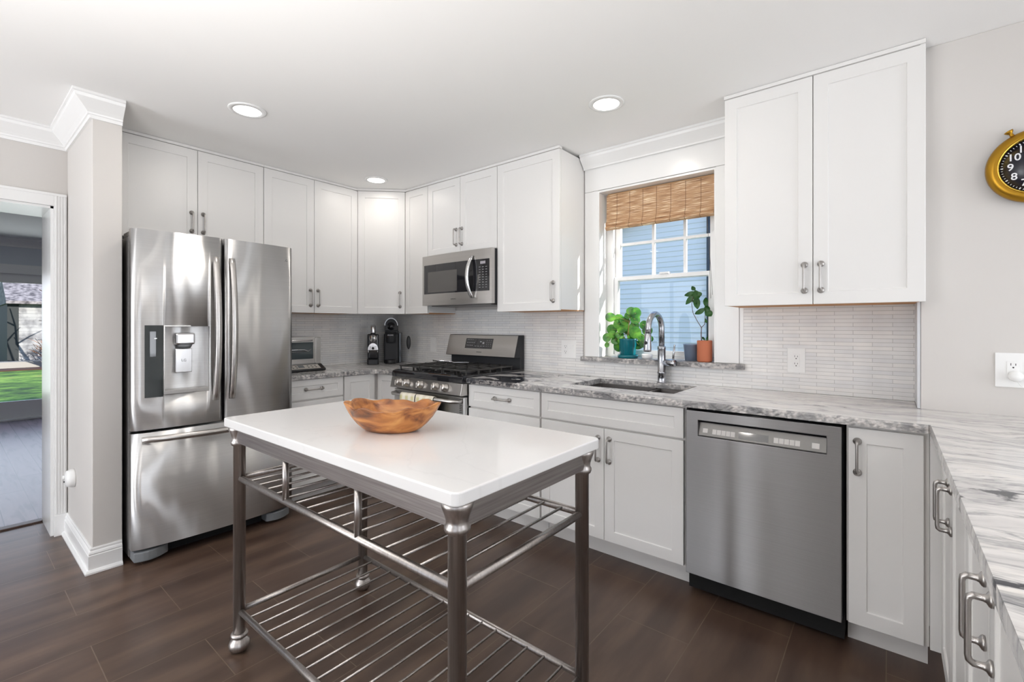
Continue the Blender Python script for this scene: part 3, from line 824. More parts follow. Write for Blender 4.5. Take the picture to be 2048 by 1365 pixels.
# --- base cabinets, fridge wall
cabinet('white drawer base cabinet between the refrigerator and the corner', (0, -1.375, 0), R(90), 0.456, 0.61, 0, BT,
        drawers=[(0.004, 0.450, 0.737, 0.878, 0.217), (0.004, 0.450, 0.43, 0.725, 0.217), (0.004, 0.450, D0, 0.418, 0.217)], toe=True, name='drawer_cabinet')
t = thing('corner_base_cabinet', 'white corner base cabinet with two doors meeting at the inside corner', 'cabinet')
pl = [(0.012, -0.012), (0.012, -0.917), (0.61, -0.917), (0.61, -0.61), (0.903, -0.61), (0.903, -0.012)]
MB().prism(pl, 0.105, BT).build('carcass', CARC, t)
MB().prism([(0.02, -0.02), (0.02, -0.917), (0.535, -0.917), (0.535, -0.535), (0.903, -0.535), (0.903, -0.02)], 0.0005, 0.1045).build('toe_kick', CARC, t)
shaker('door', 0.0, 0.268, D0, 0.876, -0.0005, t, rail=0.05, rotz=R(90), loc=(0.61, -0.915, 0))
shaker('door', 0.645, 0.900, D0, 0.876, -0.6105, t, rail=0.05)
# --- peninsula cabinets, doors facing the island (front x = 4.004)
PX = 4.024
def pen(label, ys, ws, hs):
    w_ = sum(ws); doors = []; a = 0
    for k, (wd, h_) in enumerate(zip(ws, hs)):
        doors.append((a, a + wd, D0, D1, h_, 0.730)); a += wd
    t = thing('peninsula_cabinet', label, 'cabinet', (PX, ys, 0), R(-90), 'peninsula base cabinets')
    mb = MB(); mb.box(0.001, w_ - 0.001, 0.0, 0.56, 0.105, BT); mb.box(0.001, w_ - 0.001, 0.075, 0.55, 0.0005, 0.105)
    mb.build('carcass', CARC, t)
    for a, b_, c, e, hx, hz in doors:
        o = shaker('door', a + G, b_ - G, c, e, -0.0005, t); add_handle(o, hx, -0.0195, hz)
    return t
pen('white two-door peninsula cabinet nearest the corner', -0.665, (0.315, 0.340), (0.275, 0.355))
pen('white two-door peninsula cabinet in the middle of the peninsula', -1.322, (0.343, 0.343), (0.303, 0.388))
pen('white two-door peninsula cabinet at the end nearest the viewer', -2.010, (0.343, 0.343), (0.303, 0.388))

# ================================================================== WORKTOPS
CT0, CT1 = 0.8835, 0.914
mb = MB()
arc = [(0.90, -0.648), (0.75, -0.650), (0.72, -0.655), (0.69, -0.670), (0.667, -0.695), (0.652, -0.73), (0.648, -0.76), (0.648, -1.3735)]
mb.prism([(0.0095, -0.0095), (0.0095, -1.3735)] + arc[::-1] + [(0.90, -0.0095)], CT0, CT1)
for f in mb.bm.faces:
    f.normal_update()
    if abs(f.normal.z) < 0.5: f.material_index = 1
for a, b_ in zip(arc, arc[1:]):
    d_ = Vector((b_[0] - a[0], b_[1] - a[1])); nn = Vector((-d_.y, d_.x)).normalized()
    if nn.x - nn.y < 0: nn = -nn
    mb.rough_edge(a, b_, CT0 - 0.0005, CT1, nn)
tag(mb.build('corner_worktop', [GRAN, GEDGE]), 'grey veined granite worktop in the corner left of the range', 'worktop')
mb = MB()
SK = (2.37, 3.00, -0.475, -0.095)   # sink cut-out
xs = [1.672, SK[0], SK[1], 3.955, 3.978, 4.80]; ys = [-2.78, -0.648, SK[2], SK[3], -0.239, -0.0095]
xs = sorted(xs); ys = sorted(ys)
def inside(x, y):
    if SK[0] < x < SK[1] and SK[2] < y < SK[3]: return False
    if x < 3.978: return y > -0.648 and (y < -0.239 or x < 3.955)
    return y < -0.239
mb.cells(xs, ys, inside, CT0, CT1)
mb.rough_edge((1.672, -0.648), (3.972, -0.648), CT0 - 0.0005, CT1, (0, -1))
mb.rough_edge((3.978, -0.650), (3.978, -2.78), CT0 - 0.0005, CT1, (-1, 0), mi=0, depth=0.0015, step=0.03)
tag(mb.build('sink_worktop', [GRAN, GEDGE]), 'long streaked white and grey granite worktop of sink run and peninsula', 'worktop')
# sink
t = thing('kitchen_sink', 'dark undermount double-bowl sink set into the granite below the window', 'sink', (2.685, -0.285, 0.70))
def bowl(x0_, x1_, y0_, y1_, z0_, z1_):
    mb = MB(); bm = mb.bm; th = 0.004
    def ring(a, b_, c, d, z): return [bm.verts.new(p) for p in ((a, c, z), (b_, c, z), (b_, d, z), (a, d, z))]
    O1 = ring(x0_, x1_, y0_, y1_, z1_); O0 = ring(x0_ + 0.01, x1_ - 0.01, y0_ + 0.01, y1_ - 0.01, z0_)
    I1 = ring(x0_ + th, x1_ - th, y0_ + th, y1_ - th, z1_); I0 = ring(x0_ + 0.02, x1_ - 0.02, y0_ + 0.02, y1_ - 0.02, z0_ + th)
    for A, B_ in ((O0, O1), (O1, I1), (I1, I0)):
        for i in range(4): bm.faces.new((A[i], A[(i + 1) % 4], B_[(i + 1) % 4], B_[i]))
    bm.faces.new(O0[::-1]); bm.faces.new(I0)
    return mb
bowl(-0.312, 0.075, -0.187, 0.187, 0.0, 0.1830).build('bowl', SINKM, t, bevel=0.003)
bowl(0.098, 0.312, -0.187, 0.187, 0.03, 0.1830).build('bowl', SINKM, t, bevel=0.003)
MB().box(0.0755, 0.0975, -0.187, 0.187, 0.150, 0.178).build('divider', STEELV, t)
for xx, zz in ((-0.12, 0.0045), (0.205, 0.0345)):
    MB().lathe([(0, 0), (0.035, 0), (0.035, 0.002), (0.028, 0.003), (0, 0.003)], (xx, 0, zz), (0, 0, 1)).build('drain', CHROME, t)

# ================================================================== FAUCET
FM = mat('faucet_steel', (0.46, 0.47, 0.50, 1), 0.24, 1.0)
t = thing('kitchen_faucet', 'brushed steel pull-down faucet with a high arched spout behind the sink', 'faucet', (2.772, -0.045, 0.9145))
t.location = (2.775, -0.062, 0.9145)
MB().lathe([(0.0, 0), (0.027, 0), (0.027, 0.006), (0.0245, 0.010), (0.0245, 0.056), (0.027, 0.058), (0.027, 0.066), (0.0235, 0.069), (0.0235, 0.205), (0.025, 0.208), (0.025, 0.222), (0.0215, 0.226), (0.0, 0.226)], (0, 0, 0)).build('base_body', FM, t)
dxy = Vector((-0.10, -1.0)).normalized()
pts = [(0, 0, 0.226)]; rc = 0.082; zc = 0.335
for k in range(0, 17):
    a = PI * k / 16 * 0.98
    u = rc - rc * math.cos(a); pts.append((dxy.x * u, dxy.y * u, zc + rc * 1.05 * math.sin(a)))
uend = 2 * rc; pts.append((dxy.x * (uend + 0.006), dxy.y * (uend + 0.006), zc - 0.03))
MB().tube(pts, 0.0175, 16).build('spout', FM, t, smooth=True)
p0 = Vector(pts[-1])
MB().lathe([(0.0175, 0.0), (0.0195, 0.004), (0.021, 0.04), (0.023, 0.095), (0.022, 0.105), (0.017, 0.108), (0.0, 0.108)], p0, (dxy.x * 0.06, dxy.y * 0.06, -1), 20).build('spray_head', FM, t, smooth=False)
sh = MB(); sh.lathe([(0.0, 0), (0.010, 0), (0.010, 0.004), (0.0, 0.004)], p0 + Vector((dxy.x * 0.021, dxy.y * 0.021, -0.055)) + Vector((0.0, 0, 0)), (dxy.x, dxy.y, 0.1), 16)
sh.build('spray_button', MATTE, t)
MB().lathe([(0.0, 0.0), (0.020, 0.0), (0.022, 0.05), (0.022, 0.075), (0.020, 0.078), (0, 0.078)], (0.015, 0, 0.125), (0.92, -0.25, 0), 20).build('handle_hub', FM, t)
hb = Vector((0.015, 0, 0.125)) + Vector((0.92, -0.25, 0)).normalized() * 0.064
MB().tube([hb, hb + Vector((0.004, -0.001, 0.06)), hb + Vector((0.010, -0.002, 0.112))], [0.006, 0.0058, 0.0055], 10).build('lever', FM, t)

# ================================================================== DISHWASHER
t = thing('dishwasher', 'dark stainless steel dishwasher with a recessed pocket handle', 'dishwasher', (3.1155, 0, 0))
W_ = 0.6135
MB().box(0.004, W_ - 0.004, -0.60, -0.03, 0.02, 0.878).build('tub_body', VOID, t)
MB().box(0.01, W_ - 0.01, -0.552, -0.03, 0.0005, 0.0195).build('toe_panel', VOID, t)
zt, zb = 0.870, 0.105
a0, a1 = 0.060, 0.555; pz0, pz1 = 0.757, 0.828
mb = MB(); yF = -0.648
mb.cells([0.004, a0, a1, W_ - 0.009], [zb, pz0 - 0.002, pz1, zt], lambda x, z: not (a0 < x < a1 and pz0 - 0.002 < z < pz1), 0.601, -yF)
for v_ in mb.bm.verts: v_.co = (v_.co.x, -v_.co.z, v_.co.y)
for f in mb.bm.faces: f.material_index = 0
mb.build('door', STEELD, t, bevel=0.0025)
# pocket with sloped control fascia
mb = MB(); mb.prism([(yF + 0.0005, pz0 + 0.0005), (yF + 0.004, pz0 + 0.003), (-0.622, pz1 - 0.012), (-0.6015, pz1 - 0.012), (-0.6015, pz0 + 0.0005)], a0 + 0.001, a1 - 0.001, 'x')
cp = mb.build('control_panel', mat('control_fascia', (0.17, 0.165, 0.16, 1), 0.4, 0.8), t)
def on_fascia(u, wd, f0, f1, name, material, lift=0.0006):
    A = Vector((0, yF + 0.004, pz0 + 0.003)); B_ = Vector((0, -0.622, pz1 - 0.012)); nrm = Vector((0, -(B_.z - A.z), (B_.y - A.y))).normalized()
    p = A.lerp(B_, f0) + nrm * lift; q_ = A.lerp(B_, f1) + nrm * lift
    mb = MB(); mb.prism([(p.y, p.z), (q_.y, q_.z), (q_.y - nrm.y * 0.0012, q_.z - nrm.z * 0.0012), (p.y - nrm.y * 0.0012, p.z - nrm.z * 0.0012)], u, u + wd, 'x')
    return mb.build(name, material, cp)
BTN = mat('pale_button', (0.62, 0.60, 0.58, 1), 0.4)
on_fascia(a0 + 0.018, 0.022, 0.22, 0.55, 'button', BTN)
for i in range(5): on_fascia(a0 + 0.060 + i * 0.0195, 0.0175, 0.18, 0.55, 'button', BTN)
on_fascia(a0 + 0.170, 0.118, 0.12, 0.62, 'display', BGLASS)
for i in range(5): on_fascia(a0 + 0.308 + i * 0.0195, 0.0175, 0.18, 0.55, 'button', BTN)
on_fascia(a0 + 0.445, 0.026, 0.18, 0.55, 'button', BTN)

# ================================================================== RANGE
t = thing('gas_range', 'stainless steel gas range with five knobs and black cooktop', 'stove', (0.907, 0, 0))
W_ = 0.761
MB().box(0.004, W_ - 0.004, -0.62, -0.012, 0.03, 0.885).build('body', MATTE, t)
mb = MB(); mb.prism([(-0.010, 0.886), (-0.010, 0.930), (-0.655, 0.930), (-0.678, 0.922), (-0.686, 0.905), (-0.684, 0.880), (-0.621, 0.880), (-0.621, 0.886)], 0.0005, W_ - 0.0005, 'x')
mb.build('cooktop', BGLASS, t, bevel=0.003)
mb = MB(); mb.prism([(-0.622, 0.8785), (-0.683, 0.8785), (-0.702, 0.800), (-0.69, 0.797), (-0.622, 0.797)], 0.001, W_ - 0.001, 'x')
cpn = mb.build('control_panel', STEELV, t, bevel=0.002)
KN = MB()
KN.lathe([(0.0, 0.0), (0.029, 0.0), (0.029, 0.004), (0.024, 0.006), (0.0235, 0.030), (0.019, 0.036), (0.0, 0.036)], (0, 0, 0), (0, -1, 0.24), 24)
k0 = KN.build('knob', KNOBM, cpn, loc=(0.110, -0.6945, 0.842))
MB().box(-0.005, 0.005, -0.046, -0.030, -0.017, 0.021).build('knob_grip', KNOBM, k0, bevel=0.002)
for xx in (0.198, 0.352, 0.512, 0.608):
    k1 = copy_tree(k0, cpn); k1.location = (xx, -0.6945, 0.842)
MB().box(0.002, W_ - 0.002, -0.665, -0.6205, 0.255, 0.786).build('oven_door', STEEL, t, bevel=0.006)
MB().box(0.004, W_ - 0.004, -0.655, -0.6205, 0.045, 0.245).build('storage_drawer', STEEL, t, bevel=0.006)
MB().box(0.13, W_ - 0.13, -0.6665, -0.6655, 0.40, 0.665).build('oven_window', BGLASS, t)
hd = MB(); hd.tube([(0.02, -0.666, 0.757), (0.035, -0.705, 0.758), (0.07, -0.727, 0.759), (0.38, -0.728, 0.759), (0.69, -0.727, 0.759), (0.725, -0.705, 0.758), (0.74, -0.666, 0.757)], 0.0125, 14)
hd.build('door_handle', STEELV, t)
vg = MB()
for i in range(14): vg.box(W_ - 0.045, W_ - 0.022, -0.6665, -0.6655, 0.765 - i * 0.012, 0.770 - i * 0.012)
vg.build('vent_slots', SLOT, t)
# back guard
mb = MB(); mb.prism([(-0.011, 0.9305), (-0.011, 1.19), (-0.072, 1.19), (-0.080, 1.186), (-0.128, 1.022), (-0.122, 1.018), (-0.062, 1.018), (-0.062, 0.9305)], 0.0, W_, 'x')
bgd = mb.build('back_guard', MATTE, t, bevel=0.002)
mb = MB(); mb.prism([(-0.0815, 1.184), (-0.1295, 1.022), (-0.1310, 1.0235), (-0.0825, 1.187)], 0.004, W_ - 0.004, 'x')
fs = mb.build('stainless_fascia', STEELV, bgd)
sl = math.atan2(0.048, 0.162)
nrmv = Vector((0, -math.cos(sl), math.sin(sl) * 1.0))
def fpt(x, f): return Vector((x, -0.0825 - 0.0485 * f, 1.187 - 0.1635 * f))
def frect(x0_, x1_, f0, f1, name, material, lift, par):
    mb = MB(); n_ = Vector((0, -math.cos(sl), math.sin(sl)))
    V = [fpt(x0_, f1) + n_ * lift, fpt(x1_, f1) + n_ * lift, fpt(x1_, f0) + n_ * lift, fpt(x0_, f0) + n_ * lift]
    V2 = [v_ - n_ * 0.0006 for v_ in V]
    a = [mb.bm.verts.new(v_) for v_ in V]; b_ = [mb.bm.verts.new(v_) for v_ in V2]
    mb.bm.faces.new(a); mb.bm.faces.new(b_[::-1])
    for i in range(4): mb.bm.faces.new((a[i], a[(i + 1) % 4], b_[(i + 1) % 4], b_[i]))
    return mb.build(name, material, par)
dsp = frect(0.215, 0.515, 0.16, 0.66, 'display_panel', BGLASS, 0.0012, fs)
FADE = mat('faint_print', (0.30, 0.30, 0.31, 1), 0.6)
mb = MB()
def small(mb, x, f, wx, wf):
    n_ = Vector((0, -math.cos(sl), math.sin(sl))); a = [mb.bm.verts.new(fpt(*p) + n_ * 0.0016) for p in ((x, f), (x + wx, f), (x + wx, f + wf), (x, f + wf))]
    mb.bm.faces.new(a)
for r_, cols in ((0.22, 4), (0.36, 5), (0.50, 4)):
    for i in range(cols): small(mb, 0.232 + i * 0.019, r_, 0.011, 0.025)
for i in range(4): small(mb, 0.325 + i * 0.030, 0.53, 0.018, 0.02)
for r_ in (0.24, 0.335, 0.43, 0.525):
    for i in range(3): small(mb, 0.450 + i * 0.022, r_, 0.004, 0.035)
small(mb, 0.375, 0.30, 0.02, 0.05); small(mb, 0.405, 0.34, 0.02, 0.09)
mb.build('key_legends', FADE, dsp)
text('logo_lettering', 'SAMSUNG', 0.0125, fpt(0.385, 0.83) + Vector((0, -0.0012, 0.0004)), (R(90) - sl, 0, 0), DINK, fs, 0.0003)
# grates and burners
def grate(x0_, x1_):
    mb = MB(); r_ = 0.0052; z = 0.9575
    for yy in (-0.625, -0.13):
        mb.box(x0_, x1_, yy - r_, yy + r_, z - r_, z + r_)
    for xx in (x0_ + r_, x1_ - r_):
        mb.box(xx - r_, xx + r_, -0.625, -0.13, z - r_, z + r_)
    xm = (x0_ + x1_) / 2
    mb.box(xm - r_, xm + r_, -0.62, -0.135, z - r_ + 0.001, z + r_ + 0.0035)
    n_ = 4
    for i in range(1, n_):
        yy = -0.625 + 0.495 * i / n_
        mb.box(x0_ + r_, x1_ - r_, yy - r_ * 0.9, yy + r_ * 0.9, z - r_ + 0.002, z + r_ + 0.003)
    for xx in (x0_ + 0.006, x1_ - 0.006):
        for i in range(5):
            yy = -0.62 + 0.485 * i / 4
            mb.box(xx - 0.005, xx + 0.005, yy - 0.005, yy + 0.005, 0.9305, z)
    return mb
IRON = mat('cast_iron', (0.07, 0.068, 0.066, 1), 0.38, 0.6)
for a, b_ in ((0.022, 0.255), (0.262, 0.499), (0.506, 0.739)):
    grate(a, b_).build('burner_grate', IRON, t, bevel=0.001, seg=1)
for xx, yy, r_ in ((0.14, -0.49, 0.045), (0.14, -0.25, 0.036), (0.38, -0.37, 0.05), (0.62, -0.49, 0.045), (0.62, -0.25, 0.036)):
    MB().lathe([(0, 0), (r_ + 0.012, 0), (r_ + 0.012, 0.006), (r_, 0.008), (r_, 0.015), (r_ - 0.006, 0.018), (0, 0.018)], (xx, yy, 0.9305)).build('burner_cap', BLACK, t)
# spatula lying on the grates
t = thing('slotted_spatula', 'silver slotted metal spatula lying on the cooktop grates', 'utensil', (1.17, -0.36, 0.9775), R(38))
mb = MB(); mb.box(-0.005, 0.005, -0.0, 0.0, 0, 0)
mb = MB()
for i in range(5): mb.box(0.06, 0.17, -0.032 + i * 0.0155, -0.024 + i * 0.0155, 0.0, 0.0025)
mb.box(0.05, 0.062, -0.034, 0.040, 0, 0.0025); mb.box(0.168, 0.178, -0.034, 0.040, 0, 0.0025)
mb.build('blade', CHROME, t)
MB().tube([(0.052, 0, 0.002), (0.0, 0, 0.010), (-0.11, 0, 0.016)], [0.005, 0.006, 0.008], 10).build('grip', CHROME, t)

# towels over the oven handle
def towel(label, x0_, x1_):
    o = MB(); nx, wob = 10, random.random() * 3
    path = [(-0.7065, 0.50), (-0.7085, 0.60), (-0.7095, 0.70), (-0.7090, 0.750), (-0.7135, 0.7725), (-0.7265, 0.7785), (-0.7395, 0.7725), (-0.7455, 0.752), (-0.7470, 0.68), (-0.7475, 0.56), (-0.7485, 0.47)]
    g_ = []
    for i in range(nx + 1):
        u = i / nx; row = []
        for j, (y_, z_) in enumerate(path):
            w2 = 0.0022 * math.sin(u * 9 + wob + j * 0.25) * (1 if z_ < 0.73 else 0.2)
            sgn = -1 if j > 5 else 1
            row.append(o.bm.verts.new((x0_ + (x1_ - x0_) * u, y_ + (w2 if sgn < 0 else -abs(w2) * 0.2) - (0.001 if sgn < 0 else 0), z_)))
        g_.append(row)
    for i in range(nx):
        for j in range(len(path) - 1): o.bm.faces.new((g_[i][j], g_[i + 1][j], g_[i + 1][j + 1], g_[i][j + 1]))
    ob = o.build('dish_towel', TOWEL, smooth=True)
    sm = ob.modifiers.new('thick', 'SOLIDIFY'); sm.thickness = 0.0022; sm.offset = 0
    return tag(ob, label, 'towel', 'dish towels on the oven handle')
towel('cream and green striped towel on oven handle, left of the two', 1.085, 1.250)
towel('cream and green striped towel on oven handle, right of the two', 1.260, 1.443)

# ================================================================== MICROWAVE
t = thing('microwave', 'stainless steel over-the-range microwave with a curved vertical handle', 'microwave', (0.908, 0, 1.424))
W_ = 0.755; H_ = 0.400
MB().box(0.003, W_ - 0.001, -0.352, -0.0105, 0.006, H_ - 0.001).build('housing', MATTE, t)
def bow(x): return -0.385 - 0.018 * (1 - ((x - W_ / 2) / (W_ / 2)) ** 2)
n_ = 16
def bowed(name, x0_, x1_, z0_, z1_, y_in, lift, material, par, seg=12):
    mb = MB(); pts_ = []
    for i in range(seg + 1):
        x = x0_ + (x1_ - x0_) * i / seg; pts_.append((x, bow(x) - lift))
    mb.prism(pts_ + [(x1_, y_in), (x0_, y_in)], z0_, z1_)
    return mb.build(name, material, par)
fr = bowed('door_front', 0.0, W_, 0.003, H_, -0.353, 0, STEELV, t)
bowed('window_glass', 0.024, 0.735, 0.094, 0.325, bow(0.02) + 0.004, 0.0012, BGLASS, fr)
bowed('inner_window', 0.075, 0.42, 0.105, 0.268, bow(0.08) + 0.004, 0.0018, mat('tinted_door_mesh', (0.10, 0.095, 0.09, 1), 0.12), fr)
mb = MB()
for i in range(9):
    for j in range(3):
        x = 0.640 + j * 0.030; z = 0.118 + i * 0.0185; mb.box(x, x + 0.014, bow(x) - 0.0022, bow(x), z, z + 0.004)
mb.build('key_legends', FADE, fr)
x = 0.650; MB().box(x, x + 0.052, bow(x + .02) - 0.0024, bow(x), 0.290, 0.310).build('clock_display', mat('dim_display', (0.35, 0.33, 0.36, 1), 0.3), fr)
hp = []
for i in range(15):
    u = i / 14; z = 0.045 + 0.310 * u; hp.append((0.577 - 0.010 * math.sin(PI * u), bow(0.577) - 0.006 - 0.045 * math.sin(PI * u) ** 0.8, z))
mb = MB(); rr = []
for (x_, y_, z_) in hp:
    rr.append([mb.bm.verts.new((x_ + dx_, y_ + dy_, z_)) for dx_, dy_ in ((-0.016, 0.004), (-0.012, -0.006), (0.012, -0.006), (0.016, 0.004), (0.008, 0.008), (-0.008, 0.008))])
for i in range(len(rr) - 1):
    for j in range(6): mb.bm.faces.new((rr[i][j], rr[i][(j + 1) % 6], rr[i + 1][(j + 1) % 6], rr[i + 1][j])).smooth = True
mb.bm.faces.new(rr[0]); mb.bm.faces.new(rr[-1])
mb.build('handle', CHROME, t)
text('logo_lettering', 'SAMSUNG', 0.0125, (0.38, bow(0.38) - 0.0006, 0.045), (R(90), 0, 0), DINK, fr, 0.0003)
mb = MB(); mb.box(0.05, 0.70, -0.33, -0.05, -0.004, 0.0055); mb.build('grease_filter', SIDEG, t)

# ================================================================== FRIDGE
t = thing('refrigerator', 'stainless steel french-door refrigerator with ice dispenser and bottom freezer drawer', 'refrigerator', (0.0, -2.237, 0))
FW = 0.840
MB().box(0.03, 0.722, 0.004, FW - 0.004, 0.03, 1.745).build('cabinet_body', SIDEG, t, bevel=0.004)
MB().box(0.60, 0.745, 0.006, 0.075, 1.7455, 1.772).build('hinge_cover', SIDEG, t, bevel=0.004)
MB().box(0.60, 0.745, FW - 0.075, FW - 0.006, 1.7455, 1.772).build('hinge_cover', SIDEG, t, bevel=0.004)
def fx(y): return 0.800 + 0.036 * (1 - abs((y - FW / 2) / (FW / 2)) ** 2.2)
def fdoor(name, y0_, y1_, z0_, z1_, material=FRIDGE, holes=None, seg=20):
    """solid bowed door, optionally with one rectangular recess (y0,y1,z0,z1,depth)"""
    mb = MB(); bm = mb.bm
    ysl = sorted(set([y0_ + (y1_ - y0_) * i / seg for i in range(seg + 1)] + ([holes[0], holes[1]] if holes else [])))
    zsl = [z0_, z1_] if not holes else [z0_, holes[2], holes[3], z1_]
    V = {}
    def v(i, k, lay):
        key = (i, k, lay)
        if key not in V:
            y = ysl[i]; e = 0
            if i == 0 or i == len(ysl) - 1: e = 0.010
            V[key] = bm.verts.new(({'f': fx(y) - e, 'b': 0.746, 'r': fx(y) - (holes[4] if holes else 0)}[lay], y, zsl[k]))
        return V[key]
    ni, nk = len(ysl) - 1, len(zsl) - 1
    hole = lambda i, k: holes and k == 1 and holes[0] - 1e-6 <= ysl[i] and ysl[i + 1] <= holes[1] + 1e-6
    for i in range(ni):
        for k in range(nk):
            if hole(i, k):
                bm.faces.new((v(i, k, 'r'), v(i + 1, k, 'r'), v(i + 1, k + 1, 'r'), v(i, k + 1, 'r')))
                for A, B_ in (((i, k), (i + 1, k)), ((i + 1, k + 1), (i, k + 1))):
                    bm.faces.new((v(*A, 'f'), v(*B_, 'f'), v(*B_, 'r'), v(*A, 'r')))
                if not hole(i - 1, k): bm.faces.new((v(i, k, 'f'), v(i, k + 1, 'f'), v(i, k + 1, 'r'), v(i, k, 'r')))
                if not hole(i + 1, k): bm.faces.new((v(i + 1, k, 'f'), v(i + 1, k + 1, 'f'), v(i + 1, k + 1, 'r'), v(i + 1, k, 'r')))
            else:
                f = bm.faces.new((v(i, k, 'f'), v(i + 1, k, 'f'), v(i + 1, k + 1, 'f'), v(i, k + 1, 'f'))); f.smooth = True
            bm.faces.new((v(i, k, 'b'), v(i, k + 1, 'b'), v(i + 1, k + 1, 'b'), v(i + 1, k, 'b')))
    for i in range(ni):
        bm.faces.new((v(i, 0, 'f'), v(i, 0, 'b'), v(i + 1, 0, 'b'), v(i + 1, 0, 'f')))
        bm.faces.new((v(i, nk, 'f'), v(i + 1, nk, 'f'), v(i + 1, nk, 'b'), v(i, nk, 'b')))
    for k in range(nk):
        bm.faces.new((v(0, k, 'f'), v(0, k + 1, 'f'), v(0, k + 1, 'b'), v(0, k, 'b')))
        bm.faces.new((v(ni, k, 'f'), v(ni, k, 'b'), v(ni, k + 1, 'b'), v(ni, k + 1, 'f')))
    return mb.build(name, material, t)
hy0, hy1, hz0, hz1 = 0.132, 0.345, 0.893, 1.262
ld = fdoor('left_door', 0.0, 0.414, 0.712, 1.778, holes=(hy0, hy1, hz0, hz1, 0.075))
rd = fdoor('right_door', 0.426, FW, 0.712, 1.778)
fz = fdoor('freezer_drawer', 0.0, FW, 0.085, 0.697)
MB().box(0.7225, 0.7455, 0.008, FW - 0.008, 0.10, 1.76).build('door_gasket', VOID, t)
# dispenser parts
GLOSSD = mat('dark_gloss_panel', (0.07, 0.08, 0.083, 1), 0.08, 0.5)
pn = MB(); pts_ = [(fx(0.052) + 0.003, 0.052), (fx(0.09) + 0.003, 0.09), (fx(0.130) + 0.003, 0.130), (fx(0.130) - 0.006, 0.130), (fx(0.052) - 0.006, 0.052)]
pn.prism(pts_, 0.883, 1.268)
pn = pn.build('dispenser_controls', GLOSSD, ld)
MB().box(fx(0.09) + 0.0032, fx(0.09) + 0.0042, 0.073, 0.108, 1.10, 1.235).build('display', BGLASS, pn)
MB().box(fx(0.1) + 0.0044, fx(0.1) + 0.0050, 0.092, 0.103, 1.196, 1.199).build('indicator', LEDW, pn)
fr_ = MB()
for (a, b_, c, d) in ((0.1305, 0.352, 1.262, 1.268), (0.345, 0.352, 0.893, 1.262), (0.1305, 0.136, 0.893, 1.262)):
    fr_.box(fx(0.24) - 0.004, fx(0.24) + 0.001, a, b_, c, d)
fr_.build('dispenser_frame', STEELV, ld)
MB().box(fx(0.24) - 0.07, fx(0.24) + 0.003, 0.1305, 0.352, 0.893, 0.915).build('drip_tray', STEELV, ld, bevel=0.002)
MB().box(fx(0.24) - 0.072, fx(0.24) - 0.020, 0.190, 0.285, 1.160, 1.225).build('ice_chute', CHROME, ld, bevel=0.010)
MB().lathe([(0, 0), (0.030, 0), (0.040, 0.02), (0, 0.02)], (fx(0.24) - 0.048, 0.237, 1.140)).build('chute_collar', GRAYP, ld)
pdl = MB(); pdl.box(fx(0.24) - 0.045, fx(0.24) - 0.033, 0.192, 0.272, 1.005, 1.138); pdl = pdl.build('dispenser_paddle', CHROME, ld, bevel=0.003)
text('logo_lettering', 'LG', 0.020, (fx(0.24) - 0.0325, 0.232, 1.072), (R(90), 0, R(90)), GRAYP, pdl, 0.0003)
text('logo_lettering', 'LG', 0.020, (fx(0.79) + 0.0006, 0.792, 1.690), (R(90), 0, R(90)), GRAYP, rd, 0.0003)
# bowed door handles
def vhandle(yc, z0_, z1_, par, lean):
    mb = MB(); rr = []; n_ = 20
    for i in range(n_ + 1):
        u = i / n_; z = z0_ + (z1_ - z0_) * u
        s_ = math.sin(PI * u) ** 0.75
        xo = fx(yc) + 0.004 + 0.048 * s_; yo = yc + lean * math.sin(PI * u) * 0.0
        rr.append([mb.bm.verts.new((xo + a, yo + b_, z)) for a, b_ in ((-0.012, -0.017), (0.004, -0.015), (0.010, 0.0), (0.004, 0.015), (-0.012, 0.017))])
    for i in range(n_):
        for j in range(5): mb.bm.faces.new((rr[i][j], rr[i][(j + 1) % 5], rr[i + 1][(j + 1) % 5], rr[i + 1][j])).smooth = (j in (1, 2))
    mb.bm.faces.new(rr[0]); mb.bm.faces.new(rr[-1])
    return mb.build('door_handle', STEELV, par)
vhandle(0.378, 0.835, 1.665, ld, 0); vhandle(0.462, 0.835, 1.665, rd, 0)
mb = MB(); rr = []
for i in range(21):
    u = i / 20; y = 0.040 + (FW - 0.08) * u; s_ = math.sin(PI * u) ** 0.6
    xo = fx(y) + 0.004 + 0.040 * s_
    rr.append([mb.bm.verts.new((xo + a, y, 0.660 + b_)) for a, b_ in ((-0.012, -0.017), (0.004, -0.015), (0.010, 0.0), (0.004, 0.015), (-0.012, 0.017))])
for i in range(20):
    for j in range(5): mb.bm.faces.new((rr[i][j], rr[i][(j + 1) % 5], rr[i + 1][(j + 1) % 5], rr[i + 1][j])).smooth = (j in (1, 2))
mb.bm.faces.new(rr[0]); mb.bm.faces.new(rr[-1]); mb.build('drawer_handle', STEELV, fz)
for y_ in (0.01, FW - 0.165):
    mb = MB(); c0 = y_ + 0.0775
    pts_ = [(0.70, y_)] + [(0.775 + 0.040 * math.sin(PI * min(1, 0.15 + 0.85 * k / 8)) , y_ + 0.155 * k / 8) for k in range(9)] + [(0.70, y_ + 0.155)]
    mb.prism(pts_, 0.018, 0.070); mb.build('foot_cover', GRAYP, t, bevel=0.006)
MB().box(0.68, 0.735, 0.17, FW - 0.17, 0.012, 0.0755).build('base_grille', VOID, t)
for y_ in (0.06, FW - 0.06):
    MB().lathe([(0.018, 0), (0.018, 0.0175)], (0.73, y_, 0.0003)).build('levelling_foot', MATTE, t)
    MB().lathe([(0.018, 0), (0.018, 0.0295)], (0.10, y_, 0.0003)).build('levelling_foot', MATTE, t)

